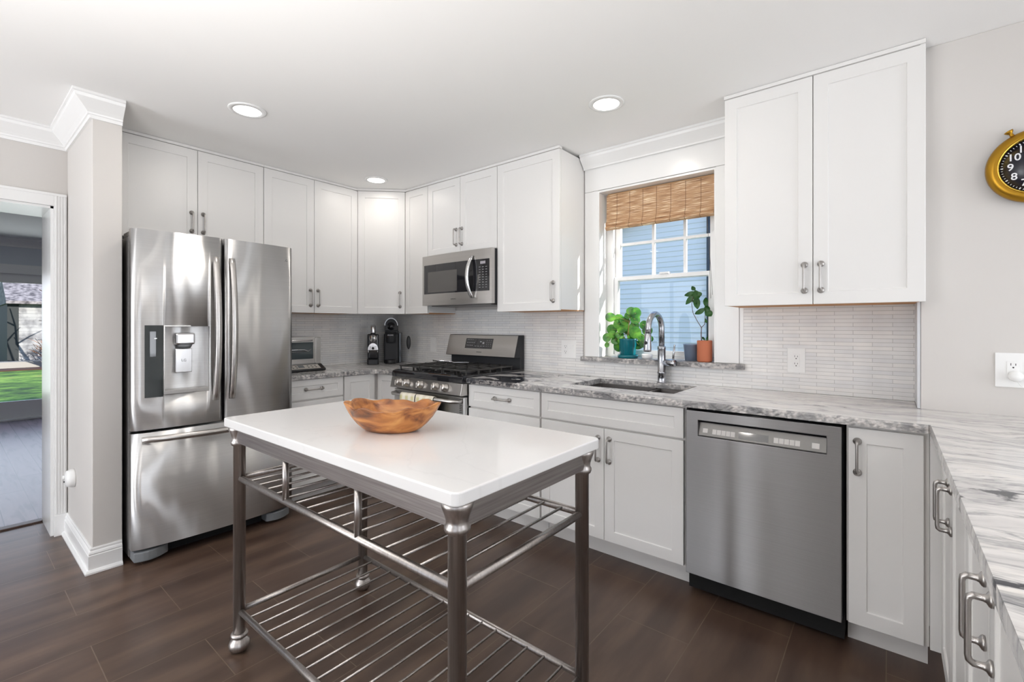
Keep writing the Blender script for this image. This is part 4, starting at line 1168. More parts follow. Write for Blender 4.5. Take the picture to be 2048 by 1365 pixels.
# ================================================================== ISLAND CART
t = thing('kitchen_cart', 'pewter metal kitchen cart with white quartz top and two wire rod shelves', 'kitchen island', (2.505, -1.857, 0))
def rrect(x0_, x1_, y0_, y1_, r_, n_=6):
    pts_ = []
    for cx_, cy_, a0_ in ((x1_ - r_, y0_ + r_, -90), (x1_ - r_, y1_ - r_, 0), (x0_ + r_, y1_ - r_, 90), (x0_ + r_, y0_ + r_, 180)):
        for k in range(n_ + 1):
            a = R(a0_ + 90 * k / n_); pts_.append((cx_ + r_ * math.cos(a), cy_ + r_ * math.sin(a)))
    return pts_
MB().prism(rrect(-0.648, 0.648, -0.318, 0.318, 0.022), 0.878, 0.910).build('quartz_top', QUARTZ, t, bevel=0.004, seg=3)
lx, ly = 0.605, 0.273
for (a, b_) in ((-lx, -ly), (lx, -ly), (lx, ly), (-lx, ly)):
    lg = MB()
    lg.lathe([(0.0, 0.0), (0.012, 0.0), (0.026, 0.006), (0.036, 0.020), (0.038, 0.030), (0.034, 0.042), (0.024, 0.052), (0.021, 0.058)], (a, b_, 0.0003), (0, 0, 1), 28)
    lg.lathe([(0.022, 0.058), (0.030, 0.060), (0.031, 0.066), (0.029, 0.072), (0.0225, 0.075)], (a, b_, 0.0003), (0, 0, 1), 28)
    lg.lathe([(0.0215, 0.074), (0.0215, 0.800), (0.027, 0.804), (0.030, 0.811), (0.030, 0.818), (0.026, 0.824), (0.026, 0.832), (0.030, 0.846), (0.036, 0.862), (0.038, 0.8765)], (a, b_, 0.0003), (0, 0, 1), 28)
    lg.build('leg', PEWTER, t, smooth=False)
ap = MB()
ap.box(-lx, lx, -ly - 0.018, -ly - 0.006, 0.818, 0.877); ap.box(-lx, lx, ly + 0.006, ly + 0.018, 0.818, 0.877)
ap.box(-lx - 0.018, -lx - 0.006, -ly, ly, 0.818, 0.877); ap.box(lx + 0.006, lx + 0.018, -ly, ly, 0.818, 0.877)
ap.build('apron', PEWH, t)
def shelf(z, r_):
    mb = MB()
    ins = 0.012
    mb.tube([(-lx, -ly, z), (lx, -ly, z)], r_, 12); mb.tube([(-lx, ly, z), (lx, ly, z)], r_, 12)
    mb.tube([(-lx, -ly, z), (-lx, ly, z)], r_, 12); mb.tube([(lx, -ly, z), (lx, ly, z)], r_, 12)
    f = mb.build('wire_shelf', PEWTER, t)
    rod = None
    for k in range(16):
        x = 1.985 + 0.0703 * k - 2.505
        if rod is None:
            rod = MB().tube([(0, -ly, z + 0.003), (0, ly, z + 0.003)], 0.0042, 8).build('rod', PEWTER, f, loc=(x, 0, 0))
        else:
            c_ = rod.copy(); COL.objects.link(c_); c_.parent = f; c_.location = (x, 0, 0)
shelf(0.674, 0.0115); shelf(0.158, 0.0105)
for x in (2.285 - 2.505, 2.715 - 2.505):
    MB().tube([(x, -ly, 0.678), (x, -ly, 0.820)], 0.0105, 12).build('strut', PEWTER, t)

# ================================================================== BOWL
def wooden_bowl():
    mb = MB(); bm = mb.bm; seg = 56
    A, B_ = 0.168, 0.115
    def rad(th):
        return 1 + 0.045 * math.sin(3 * th + 0.6) + 0.035 * math.sin(5 * th + 2.0) + 0.02 * math.sin(9 * th)
    def rimz(th):
        return 0.085 + 0.004 * math.sin(2 * th + 0.9) + 0.0040 * math.sin(7 * th + 1) + 0.0035 * abs(math.sin(5.5 * th + 2)) + 0.002 * math.sin(13 * th) + 0.005 * (abs(math.cos(th)) ** 3)
    rings = []
    prof_o = [(0.0, 0.0), (0.46, 0.0), (0.53, 0.01), (0.62, 0.09), (0.74, 0.27), (0.85, 0.50), (0.935, 0.75), (0.985, 0.94), (1.0, 1.0)]
    prof_i = [(0.935, 1.0), (0.895, 0.90), (0.84, 0.66), (0.72, 0.42), (0.55, 0.24), (0.30, 0.17), (0.0, 0.16)]
    for (rf, zf) in prof_o + prof_i:
        if rf == 0: rings.append([bm.verts.new((0, 0, zf * 0.088))]); continue
        rg = []
        for j in range(seg):
            th = 2 * PI * j / seg; k = rad(th) ** (0.3 + 0.7 * zf)
            rg.append(bm.verts.new((A * rf * k * math.cos(th), B_ * rf * k * math.sin(th), rimz(th) * zf)))
        rings.append(rg)
    for i in range(len(rings) - 1):
        a, b_ = rings[i], rings[i + 1]
        for j in range(seg):
            k = (j + 1) % seg
            if len(a) == 1: bm.faces.new((a[0], b_[k], b_[j]))
            elif len(b_) == 1: bm.faces.new((a[j], a[k], b_[0]))
            else: bm.faces.new((a[j], a[k], b_[k], b_[j]))
    o = mb.build('wooden_bowl', TEAK, smooth=True)
    o.location = (2.540, -1.890, 0.9105); o.rotation_euler = (0, 0, R(23))
    return tag(o, 'carved teak bowl with a wavy rim on the white cart top', 'bowl')
wooden_bowl()

# ================================================================== CEILING LIGHTS
cans = [(2.705, -0.648, 'recessed round ceiling light in front of the window'), (1.155, -1.812, 'recessed round ceiling light in front of the refrigerator'), (0.660, -0.655, 'small round recessed ceiling light near the angled corner cabinet')]
cl = None
for i, (x, y, lab) in enumerate(cans):
    if cl is None:
        cl = thing('ceiling_light', lab, 'ceiling light', (x, y, T), 0, 'recessed ceiling lights')
        MB().lathe([(0.067, -0.0005), (0.092, -0.0005), (0.093, -0.003), (0.088, -0.006), (0.068, -0.007)], (0, 0, 0), (0, 0, 1), 40, loop=True).build('trim_ring', TRIM, cl)
        MB().lathe([(0.0, -0.003), (0.067, -0.003), (0.067, -0.0055), (0.0, -0.0055)], (0, 0, 0), (0, 0, 1), 40).build('diffuser', LED, cl)
    else:
        c_ = copy_tree(cl); c_.location = (x, y, T); c_['label'] = lab
    lamp('can_lamp', 'AREA', (x, y, T - 0.012), (0, 0, -1), 1.4 if i == 2 else 3.0, (1.0, 0.93, 0.85), 0.13, shape='DISK')
for (x, y) in ((2.7, -3.3), (1.0, -3.9), (5.3, -1.6), (5.3, -4.0)):
    lamp('can_lamp', 'AREA', (x, y, T - 0.012), (0, 0, -1), 4.5, (1.0, 0.94, 0.87), 0.13, shape='DISK')

# ================================================================== WALL CLOCK
t = thing('wall_clock', 'round brass pocket-watch wall clock with black face, beside the right edge', 'clock', (4.297, -0.2385, 1.872))
MB().lathe([(0.0, 0.0), (0.118, 0.0), (0.134, 0.010), (0.141, 0.024), (0.138, 0.038), (0.128, 0.048), (0.113, 0.052), (0.106, 0.046), (0.104, 0.036), (0.0, 0.036)], (0, 0, 0), (0, -1, 0), 64).build('brass_case', BRASS, t)
MB().lathe([(0.104, 0.0365), (0.1085, 0.048), (0.1115, 0.052), (0.109, 0.054), (0.1055, 0.0500), (0.1025, 0.0390)], (0, 0, 0), (0, -1, 0), 64, loop=True).build('bezel_ring', BRASS2, t)
face = MB().lathe([(0.0, 0.0362), (0.1025, 0.0362), (0.1025, 0.0382), (0.0, 0.0382)], (0, 0, 0), (0, -1, 0), 64).build('clock_face', mat('clock_face_black', srgb(30, 30, 42), 0.25), t)
for h in range(1, 13):
    a = R(90 - 30 * h)
    text('numeral', str(h), 0.037, (0.073 * math.cos(a), -0.0388, 0.073 * math.sin(a)), (R(90), 0, 0), INK, face, 0.0003, 0.0005)
mb = MB()
for k in range(60):
    a = R(6 * k); c_, s_ = math.cos(a), math.sin(a); w2 = 0.0009 if k % 5 else 0.0018
    r0, r1 = (0.094, 0.099) if k % 5 else (0.0925, 0.0995)
    v = [mb.bm.verts.new((r * c_ + q * s_, -0.03855, r * s_ - q * c_)) for r, q in ((r0, -w2), (r1, -w2), (r1, w2), (r0, w2))]
    mb.bm.faces.new(v)
mb.build('minute_marks', INK, face)
for ang, ln, wd in ((60, 0.045, 0.003), (-40, 0.07, 0.002)):
    a = R(ang); c_, s_ = math.cos(a), math.sin(a); mb = MB()
    v = [mb.bm.verts.new((r * c_ + q * s_, -0.0395, r * s_ - q * c_)) for r, q in ((-0.012, -wd), (ln, -wd * 0.5), (ln, wd * 0.5), (-0.012, wd))]
    mb.bm.faces.new(v); mb.build('clock_hand', INK, face)
ang = R(118); dd = Vector((math.cos(ang), 0, math.sin(ang))); pp = dd * 0.136 + Vector((0, -0.026, 0))
MB().lathe([(0.007, 0.0), (0.006, 0.010), (0.0055, 0.014), (0.012, 0.022), (0.014, 0.027), (0.0, 0.030)], pp, dd, 20).build('winding_knob', BRASS, t)

# ================================================================== OUTLETS AND SWITCHES
def recept(mb_plate, mb_slot, cx_, cz_, y=-0.0):
    mb_plate.box(cx_ - 0.017, cx_ + 0.017, y - 0.0075, y - 0.0052, cz_ - 0.034, cz_ + 0.034)
    for dz_ in (-0.019, 0.019):
        mb_slot.box(cx_ - 0.0075, cx_ - 0.0055, y - 0.0080, y - 0.0076, cz_ + dz_ - 0.001, cz_ + dz_ + 0.008)
        mb_slot.box(cx_ + 0.0055, cx_ + 0.0075, y - 0.0080, y - 0.0076, cz_ + dz_ - 0.001, cz_ + dz_ + 0.007)
        mb_slot.lathe([(0.0, 0.0), (0.0028, 0), (0.0028, 0.0004), (0, 0.0004)], (cx_, y - 0.0076, cz_ + dz_ - 0.0085), (0, -1, 0), 10)
def outlet(label, loc, rotz, gangs, wpl, hpl=0.130, cat='outlet', name='wall_outlet', mt=PLATE):
    t = thing(name, label, cat, loc, rotz)
    MB().box(-wpl / 2, wpl / 2, -0.005, 0.0, -hpl / 2, hpl / 2).build('cover_plate', mt, t, bevel=0.0015)
    for kind, cx_ in gangs:
        if kind == 'o':
            a, b_ = MB(), MB(); recept(a, b_, cx_, 0); a = a.build('receptacle', mt, t, bevel=0.001); b_.build('slots', SLOT, a)
        else:
            s_ = MB(); s_.box(cx_ - 0.017, cx_ + 0.017, -0.0070, -0.0052, -0.034, 0.034); s_ = s_.build('rocker_frame', mt, t)
            q_ = MB(); q_.prism([(-0.0072, -0.031), (-0.0072, 0.031), (-0.0105, 0.031), (-0.0078, 0.0), (-0.0085, -0.031)], cx_ - 0.0145, cx_ + 0.0145, 'x'); q_.build('rocker', mt, s_)
    return t
outlet('white wall outlet on the tile right of the window', (3.482, -0.0092, 1.082), 0, [('o', 0)], 0.082)
outlet('white double plate with outlet and rocker switch left of the window', (2.072, -0.0092, 1.096), 0, [('o', -0.024), ('s', 0.023)], 0.122)
outlet('white rocker switch on the tile between coffee machines and range', (0.617, -0.0092, 1.090), 0, [('s', 0)], 0.080)
outlet('blank-looking white wall plate on the tile left of the espresso machine', (0.0092, -0.312, 1.110), R(90), [('s', 0)], 0.082)
tr = outlet('large white wall outlet below the clock with a plug in it', (4.262, -0.2385, 1.094), 0, [('o', -0.026), ('s', 0.024)], 0.150, 0.134)
# round charger plugged in, with cord
t = thing('plug_adapter', 'white rounded plug with a thin cord in the right-hand wall outlet', 'plug', (4.240, -0.2475, 1.072))
MB().lathe([(0.0, 0.0), (0.019, 0.0), (0.0205, 0.006), (0.0205, 0.022), (0.017, 0.029), (0.0, 0.031)], (0, 0, 0), (0, -1, 0), 32).build('adapter_body', PLATE, t)
MB().tube([(0.004, -0.020, -0.019), (0.012, -0.024, -0.034), (0.045, -0.020, -0.052), (0.10, -0.018, -0.06), (0.16, -0.016, -0.09), (0.19, -0.014, -0.1555)], 0.0016, 8).build('cord', PLATE, t)
# round night light on the stub wall
t = thing('plug_in_detector', 'white round plug-in device low on the stub wall beside the doorway', 'night light', (0.20, -2.3755, 0.385))
MB().lathe([(0.0, 0.0), (0.050, 0.0), (0.052, 0.008), (0.050, 0.020), (0.044, 0.034), (0.030, 0.040), (0.0, 0.041)], (0, 0, 0), (0, -1, 0), 36).build('device_body', PLATE, t)
MB().lathe([(0.0, 0.0), (0.012, 0.0), (0.012, 0.008), (0, 0.010)], (-0.012, -0.040, 0.008), (0, -1, 0), 18).build('knob', PLATE, t)
MB().box(-0.020, -0.012, -0.0445, -0.036, -0.022, -0.014).build('button', SLOT, t)

# ================================================================== WINDOW SHADE
t = thing('roman_shade', 'woven bamboo roman shade folded at the top of the kitchen window', 'window shade', (2.700, 0.045, 1.93))
mb = MB(); bm = mb.bm
prof = [(0.0, 0.235), (0.0, 0.10), (-0.004, 0.06), (-0.012, 0.045), (-0.016, 0.030), (-0.010, 0.020), (-0.022, 0.016), (-0.026, 0.005), (-0.016, -0.004), (0.0, -0.008), (0.012, 0.0), (0.010, 0.02), (0.010, 0.10), (0.010, 0.235)]
mb.prism([(p_[0], p_[1]) for p_ in prof], -0.355, 0.355, 'x')
mb.build('woven_panel', BAMBOO, t)
MB().box(-0.352, 0.352, 0.0105, 0.035, 0.205, 0.245).build('head_rail', mat('wood_rail', srgb(190, 150, 104), 0.6), t)
mb = MB(); mb.tube([(0.315, -0.006, -0.005), (0.325, -0.005, -0.20), (0.335, -0.004, -0.50)], 0.0011, 6); mb.tube([(0.311, -0.003, -0.005), (0.330, -0.002, -0.25), (0.344, -0.002, -0.48)], 0.0011, 6)
mb.build('pull_cord', mat('gray_cord', srgb(96, 90, 84), 0.8), t)

# ================================================================== WINDOWSILL PLANTS
SZ = wz0 - 0.0005
def leaf_disc(mb, c, nrm, r_, mi=0, oval=1.0):
    nrm = Vector(nrm).normalized(); a = nrm.orthogonal().normalized(); b_ = nrm.cross(a)
    ctr = mb.bm.verts.new(Vector(c) - nrm * r_ * 0.14); ring = []
    mid = []
    for j in range(16):
        th = 2 * PI * j / 16
        u = a * math.cos(th) * oval + b_ * math.sin(th)
        mid.append(mb.bm.verts.new(Vector(c) + u * r_ * 0.6 - nrm * r_ * 0.04)); ring.append(mb.bm.verts.new(Vector(c) + u * r_ - nrm * r_ * 0.10))
    for j in range(16):
        k = (j + 1) % 16
        mb.bm.faces.new((ctr, mid[j], mid[k])).smooth = True; mb.bm.faces.new((mid[j], ring[j], ring[k], mid[k])).smooth = True
t = thing('potted_pilea', 'leafy round-leaved plant in a ribbed teal pot on the window sill', 'potted plant', (2.508, 0.030, SZ))
MB().lathe([(0.0, 0.0), (0.060, 0.0), (0.066, 0.004), (0.067, 0.022), (0.063, 0.024), (0.058, 0.012), (0.0, 0.012)], (0, 0, 0), (0, 0, 1), 40).build('saucer', TEAL, t)
MB().lathe([(0.0, 0.0125), (0.044, 0.0125), (0.049, 0.03), (0.055, 0.12), (0.058, 0.128), (0.054, 0.130), (0.050, 0.12), (0.046, 0.105), (0.0, 0.104)], (0, 0, 0), (0, 0, 1), 72, flute=0.07, nf=12).build('ribbed_pot', TEAL, t)
MB().lathe([(0.0, 0.112), (0.0475, 0.112), (0.0, 0.113)], (0, 0, 0)).build('potting_soil', SOIL, t)
stems = MB(); top = Vector((0.01, 0, 0.24)); stems.tube([(0, 0, 0.11), (0.004, 0.0, 0.18), top], [0.005, 0.0045, 0.004], 8)
# leaf centres as offsets right (camera side) / up from the pot, with radius
leafs = [(-0.115, 0.275, 0.034), (-0.07, 0.262, 0.032), (-0.12, 0.19, 0.034), (-0.155, 0.135, 0.030), (-0.085, 0.115, 0.028), (-0.06, 0.075, 0.034), (-0.03, 0.118, 0.028), (0.03, 0.315, 0.030), (0.065, 0.30, 0.036), (-0.02, 0.25, 0.034), (-0.035, 0.20, 0.037), (0.0, 0.19, 0.036),
         (0.05, 0.26, 0.034), (0.045, 0.215, 0.032), (0.065, 0.17, 0.038), (0.07, 0.09, 0.034), (0.115, 0.22, 0.030), (0.145, 0.185, 0.032), (0.125, 0.10, 0.028), (-0.065, 0.225, 0.028), (0.0, 0.285, 0.024), (-0.10, 0.155, 0.026), (0.09, 0.14, 0.028), (0.16, 0.13, 0.020), (-0.05, 0.155, 0.028), (-0.15, 0.085, 0.018), (0.02, 0.15, 0.026)]
rx, ry = math.cos(R(39.1)), math.sin(R(39.1))
lv = None
for i, (u, z, r_) in enumerate(leafs):
    dpt = random.uniform(-0.02, 0.035)
    c = Vector((u * 0.93, u * 0.12 - dpt * 0.8, z))
    c.y = max(-0.07, min(0.045, c.y))
    if c.x < -0.14: c.x = -0.14
    mb = MB(); leaf_disc(mb, c, (0.45 + random.uniform(-0.5, 0.5), -0.9, random.uniform(-0.1, 0.7)), r_ * 1.04)
    st = top if z > 0.2 else Vector((0.0, 0, 0.165))
    stems.tube([st, st.lerp(c, 0.5) + Vector((0, 0, 0.012)), c], 0.0012, 5)
    mb.build('leaf', LEAF, t)
stems.build('stems', STEMG, t)
# small white dish between pot and faucet
t = MB(); t.lathe([(0.0, 0.0), (0.030, 0.0), (0.034, 0.012), (0.036, 0.030), (0.033, 0.030), (0.030, 0.008), (0.0, 0.006)], (0, 0, 0), (0, 0, 1), 28)
o = t.build('soap_dish', PLATE); o.location = (2.640, 0.035, SZ); tag(o, 'small white dish on the sill right of the teal pot', 'dish')
# tin pot
t = thing('tin_pot', 'small pale blue-grey tin pot on the sill left of the terracotta pot', 'pot', (2.920, 0.045, SZ))
MB().lathe([(0.0, 0.0), (0.036, 0.0), (0.047, 0.098), (0.0495, 0.100), (0.0495, 0.104), (0.046, 0.104), (0.034, 0.006), (0.0, 0.006)], (0, 0, 0), (0, 0, 1), 36).build('pot_body', TIN, t)
# terracotta with ficus sprig
t = thing('potted_sprig', 'thin-stemmed leafy sprig in a terracotta pot on the sill', 'potted plant', (3.008, 0.012, SZ))
MB().lathe([(0.0, 0.0), (0.036, 0.0), (0.0415, 0.005), (0.0425, 0.012), (0.0425, 0.125), (0.041, 0.128), (0.037, 0.128), (0.037, 0.105), (0.0, 0.104)], (0, 0, 0), (0, 0, 1), 36).build('terracotta_pot', TERRA, t)
MB().lathe([(0.0, 0.110), (0.0365, 0.110), (0.0, 0.112)], (0, 0, 0)).build('potting_soil', SOIL, t)
st = MB()
F = Vector((-0.018, 0, 0.205))
st.tube([(-0.016, 0, 0.11), (-0.020, 0, 0.16), F], [0.003, 0.0026, 0.0024], 8)
pA = [F, Vector((-0.040, 0, 0.240)), Vector((-0.068, 0.0, 0.295)), Vector((-0.075, 0, 0.345)), Vector((-0.070, 0, 0.375)), Vector((-0.055, 0, 0.43))]
pB = [F, Vector((0.0, 0, 0.225)), Vector((0.002, 0, 0.26)), Vector((0.006, 0.0, 0.32))]
st.tube(pA, [0.0022, 0.002, 0.0018, 0.0017, 0.0015, 0.0012], 7); st.tube(pB, [0.002, 0.0018, 0.0016, 0.0013], 7)
st.build('stem', STEM, t)
def pointed_leaf(mb, base, tip, wd, nrm):
    base, tip = Vector(base), Vector(tip); ax = tip - base; side = ax.cross(Vector(nrm)).normalized(); nn = side.cross(ax).normalized()
    prev = None
    for i in range(9):
        u = i / 8; w2 = wd * math.sin(PI * min(1, u * 0.96 + 0.02)) ** 0.8; c = base + ax * u - nn * 0.010 * math.sin(PI * u)
        r_ = [mb.bm.verts.new(c - side * w2 + nn * 0.004), mb.bm.verts.new(c), mb.bm.verts.new(c + side * w2 + nn * 0.004)]
        if prev:
            for k in (0, 1): mb.bm.faces.new((prev[k], prev[k + 1], r_[k + 1], r_[k])).smooth = True
        prev = r_
for base, tip, wd in (((-0.056, 0, 0.42), (-0.115, -0.01, 0.40), 0.016), ((-0.055, 0, 0.43), (-0.03, -0.02, 0.375), 0.022), ((-0.06, 0, 0.41), (-0.105, -0.015, 0.345), 0.017), ((-0.055, 0, 0.43), (-0.075, 0.0, 0.455), 0.013),
                      ((-0.05, 0, 0.40), (-0.035, -0.02, 0.315), 0.020), ((-0.045, 0, 0.42), (-0.015, -0.01, 0.395), 0.016), ((0.004, 0, 0.32), (-0.05, -0.02, 0.285), 0.016), ((0.006, 0, 0.33), (0.012, -0.015, 0.385), 0.015),
                      ((0.006, 0, 0.315), (0.045, -0.02, 0.27), 0.022), ((0.004, 0, 0.30), (0.028, -0.02, 0.335), 0.018), ((0.003, 0, 0.26), (0.018, -0.015, 0.23), 0.007), ((-0.07, 0, 0.37), (-0.045, -0.01, 0.35), 0.008), ((0.004, 0, 0.13), (-0.012, -0.01, 0.15), 0.007), ((0.012, 0, 0.12), (0.02, -0.01, 0.155), 0.006)):
    mb = MB(); pointed_leaf(mb, base, tip, wd, (0.3, -1, 0.3)); mb.build('leaf', LEAF2, t)

# ================================================================== COUNTER APPLIANCES
# espresso machine
t = thing('espresso_machine', 'slim black and chrome capsule espresso machine in the corner', 'coffee machine', (0.200, -0.372, CT1 + 0.0005), R(56))
MB().prism(rrect(-0.052, 0.052, -0.085, 0.12, 0.02), 0.0, 0.045).build('drip_base', BLACK, t, bevel=0.004)
MB().prism(rrect(-0.050, 0.050, -0.035, 0.12, 0.02), 0.0455, 0.275).build('body', BGLASS, t, bevel=0.012)
MB().lathe([(0, 0), (0.022, 0.0), (0.024, 0.01), (0.024, 0.075), (0.020, 0.080), (0, 0.080)], (0, 0.01, 0.275), (0, 0, 1), 28).build('chrome_column', CHROME, t)
d_ = MB().lathe([(0, 0), (0.034, 0), (0.034, 0.004), (0, 0.005)], (0, -0.036, 0.235), (0, -1, 0), 32).build('chrome_dial', CHROME, t)
MB().box(-0.006, 0.006, -0.050, -0.041, 0.205, 0.262).build('lever', BLACK, t, bevel=0.003)
arch = [(0.045 * math.cos(PI * k / 14), 0.062 * math.sin(PI * k / 14)) for k in range(15)]
mb = MB(); mb.prism([(a, 0.130 + b_) for a, b_ in arch], -0.046, -0.036, 'y'); gr = mb.build('chrome_arch', CHROME, t)
MB().lathe([(0, 0), (0.012, 0), (0.012, 0.004), (0, 0.004)], (0, -0.0465, 0.145), (0, -1, 0), 18).build('capsule_port', SLOT, gr)
mb = MB()
for k in range(7): mb.box(-0.030 + k * 0.0095, -0.027 + k * 0.0095, -0.0468, -0.0462, 0.133, 0.165)
mb.build('ridges', GRAYP, gr)
for s_ in (-1, 1): MB().tube([(s_ * 0.040, -0.040, 0.130), (s_ * 0.040, -0.050, 0.118), (s_ * 0.038, -0.048, 0.104)], 0.004, 8).build('spout_hook', CHROME, t)
# single-serve brewer
t = thing('single_serve_brewer', 'black single-serve coffee brewer with its lid raised', 'coffee machine', (0.245, -0.205, CT1 + 0.0005), R(47))
MB().prism(rrect(-0.066, 0.066, -0.02, 0.16, 0.02), 0.0, 0.275).build('body', MATTE, t, bevel=0.006)
MB().lathe([(0, 0), (0.050, 0.0), (0.052, 0.006), (0.052, 0.032), (0.046, 0.036), (0, 0.036)], (0, -0.045, 0), (0, 0, 1), 32).build('drip_tray', BLACK, t)
hdm = MB().lathe([(0, 0), (0.038, 0.0), (0.044, 0.010), (0.047, 0.10), (0.0, 0.10)], (0, -0.012, 0.190), (0, 0, 1), 32).build('brew_head', MATTE, t)
text('logo_lettering', 'KEURIG', 0.0155, (0, -0.0600, 0.262), (R(90), 0, 0), INK, hdm, 0.0003)
MB().box(-0.058, 0.058, 0.0, 0.10, 0.2755, 0.300).build('lid_hinge', MATTE, t)
lid = [(0.060 * math.cos(a_), 0.352 + 0.072 * math.sin(a_)) for a_ in [PI * k / 20 for k in range(21)]]
lid = [(0.060, 0.300)] + lid + [(-0.060, 0.300)]
mb = MB(); mb.prism(lid, 0.0, 0.045, 'y'); lo = mb.build('raised_lid', BLACK, t, bevel=0.006)
mb = MB(); n_ = 24; rr = []
for k in range(n_ + 1):
    a_ = PI * (k / n_); rr.append([mb.bm.verts.new((r_ * math.cos(a_), y_, 0.352 + r_ * 1.15 * math.sin(a_))) for r_, y_ in ((0.055, -0.001), (0.061, -0.001), (0.062, 0.014), (0.055, 0.006))])
for i in range(n_):
    for j in range(4): mb.bm.faces.new((rr[i][j], rr[i][(j + 1) % 4], rr[i + 1][(j + 1) % 4], rr[i + 1][j]))
mb.build('silver_arch', mat('silver_plastic', (0.55, 0.55, 0.56, 1), 0.3, 0.8), lo)
MB().lathe([(0, 0), (0.032, 0), (0.036, 0.006), (0.0, 0.006)], (0, -0.003, 0.345), (0, -1, 0), 24).build('pod_cavity', BGLASS, lo)
MB().box(0.068, 0.088, 0.02, 0.15, 0.0, 0.285).build('water_tank', mat('smoke_tank', (0.06, 0.065, 0.075, 1), 0.1), t, bevel=0.004)
# black oval gadget on a thin clear stand
t = thing('oval_gadget', 'small black oval gadget on a thin wire stand right of the coffee brewer', 'gadget', (0.425, -0.145, CT1 + 0.0005), R(40))
MB().lathe([(0, 0), (0.032, 0), (0.032, 0.004), (0.006, 0.006), (0.0, 0.006)], (0, 0, 0), (0, 0, 1), 24).build('stand_base', mat('clear_gray', (0.5, 0.5, 0.5, 1), 0.1, 0.3), t)
MB().tube([(0, 0, 0.005), (0, 0, 0.14)], 0.0015, 8).build('stand_rod', CHROME, t)
mb = MB(); seg = 28; rg = []
for rf, y_ in ((0.0, -0.008), (0.7, -0.007), (1.0, -0.002), (1.0, 0.006), (0.0, 0.008)):
    rg.append([mb.bm.verts.new((0.019 * rf * math.cos(2 * PI * j / seg), y_, 0.195 + 0.062 * rf * math.sin(2 * PI * j / seg))) for j in range(seg)] if rf else [mb.bm.verts.new((0, y_, 0.195))])
for i in range(4):
    a, b_ = rg[i], rg[i + 1]
    for j in range(seg):
        k = (j + 1) % seg
        if len(a) == 1: mb.bm.faces.new((a[0], b_[k], b_[j]))
        elif len(b_) == 1: mb.bm.faces.new((a[j], a[k], b_[0]))
        else: mb.bm.faces.new((a[j], a[k], b_[k], b_[j]))
mb.build('oval_body', BLACK, t, smooth=True)
# toaster oven
t = thing('toaster_oven', 'stainless toaster oven with a slanted keypad beside the refrigerator', 'toaster oven', (0.05, -1.36, CT1 + 0.0005))
OB = mat('oven_cavity', (0.03, 0.035, 0.04, 1), 0.5)
mb = MB(); mb.box(0.02, 0.29, 0.0, 0.40, 0.25, 0.262); mb.box(0.02, 0.29, 0.0, 0.40, 0.045, 0.062); mb.box(0.02, 0.29, 0.0, 0.012, 0.062, 0.25); mb.box(0.02, 0.29, 0.385, 0.40, 0.062, 0.25); mb.box(0.02, 0.035, 0.012, 0.385, 0.062, 0.25)
mb.build('shell', STEELV, t)
mb = MB(); mb.box(0.29, 0.305, 0.0, 0.358, 0.222, 0.250); mb.box(0.29, 0.305, 0.0, 0.358, 0.062, 0.092); mb.box(0.29, 0.305, 0.340, 0.358, 0.092, 0.222); mb.box(0.29, 0.305, 0.0, 0.02, 0.092, 0.222)
dd_ = mb.build('door', STEELV, t)
MB().box(0.295, 0.299, 0.02, 0.340, 0.092, 0.222).build('door_glass', mat('oven_glass', (0.06, 0.075, 0.08, 1), 0.05), dd_)
MB().box(0.285, 0.308, 0.358, 0.40, 0.050, 0.258).build('front_frame', STEELV, t, bevel=0.003)
MB().tube([(0.304, 0.03, 0.236), (0.325, 0.04, 0.236), (0.325, 0.32, 0.236), (0.304, 0.33, 0.236)], 0.006, 8).build('door_handle', CHROME, dd_)
mb = MB()
for k in range(5): mb.tube([(0.301, 0.03, 0.150), (0.301, 0.31, 0.150)], 0.002, 6)
mb.tube([(0.302, 0.03, 0.165), (0.302, 0.27, 0.165), (0.302, 0.30, 0.150), (0.302, 0.325, 0.170)], 0.0025, 6)
mb.build('wire_rack', CHROME, t)
mb = MB(); mb.prism([(0.04, 0.0), (0.375, 0.0), (0.385, 0.008), (0.385, 0.018), (0.312, 0.052), (0.296, 0.0445), (0.04, 0.0445)], 0.0, 0.402, 'y')
kb = mb.build('keypad_base', BLACK, t, bevel=0.003)
def kp(y0_, y1_, f0, f1, name, m_, lift):
    A = Vector((0.385, 0, 0.018)); B_ = Vector((0.312, 0, 0.052)); n_ = Vector((0.034, 0, 0.073)).normalized()
    p, q_ = A.lerp(B_, f0) + n_ * lift, A.lerp(B_, f1) + n_ * lift
    mb = MB(); v = [mb.bm.verts.new(p_) for p_ in ((p.x, y0_, p.z), (p.x, y1_, p.z), (q_.x, y1_, q_.z), (q_.x, y0_, q_.z))]; mb.bm.faces.new(v)
    v2 = [mb.bm.verts.new(Vector(p_.co) - n_ * 0.001) for p_ in v]; mb.bm.faces.new(v2[::-1])
    for i in range(4): mb.bm.faces.new((v[i], v[(i + 1) % 4], v2[(i + 1) % 4], v2[i]))
    return mb.build(name, m_, kb)
kp(0.03, 0.365, 0.1, 0.88, 'silver_keypad', mat('silver_keypad', (0.62, 0.58, 0.54, 1), 0.35, 0.4), 0.0012)
kp(0.20, 0.245, 0.35, 0.8, 'display', GRAYP, 0.0022)
for k in range(10):
    y_ = 0.06 + k * 0.03
    if 0.18 < y_ < 0.25: continue
    kp(y_, y_ + 0.012, 0.30, 0.42, 'button', DINK, 0.0020); kp(y_, y_ + 0.012, 0.58, 0.70, 'button', DINK, 0.0020)
for x_, y_ in ((0.06, 0.03), (0.06, 0.37)):
    pass

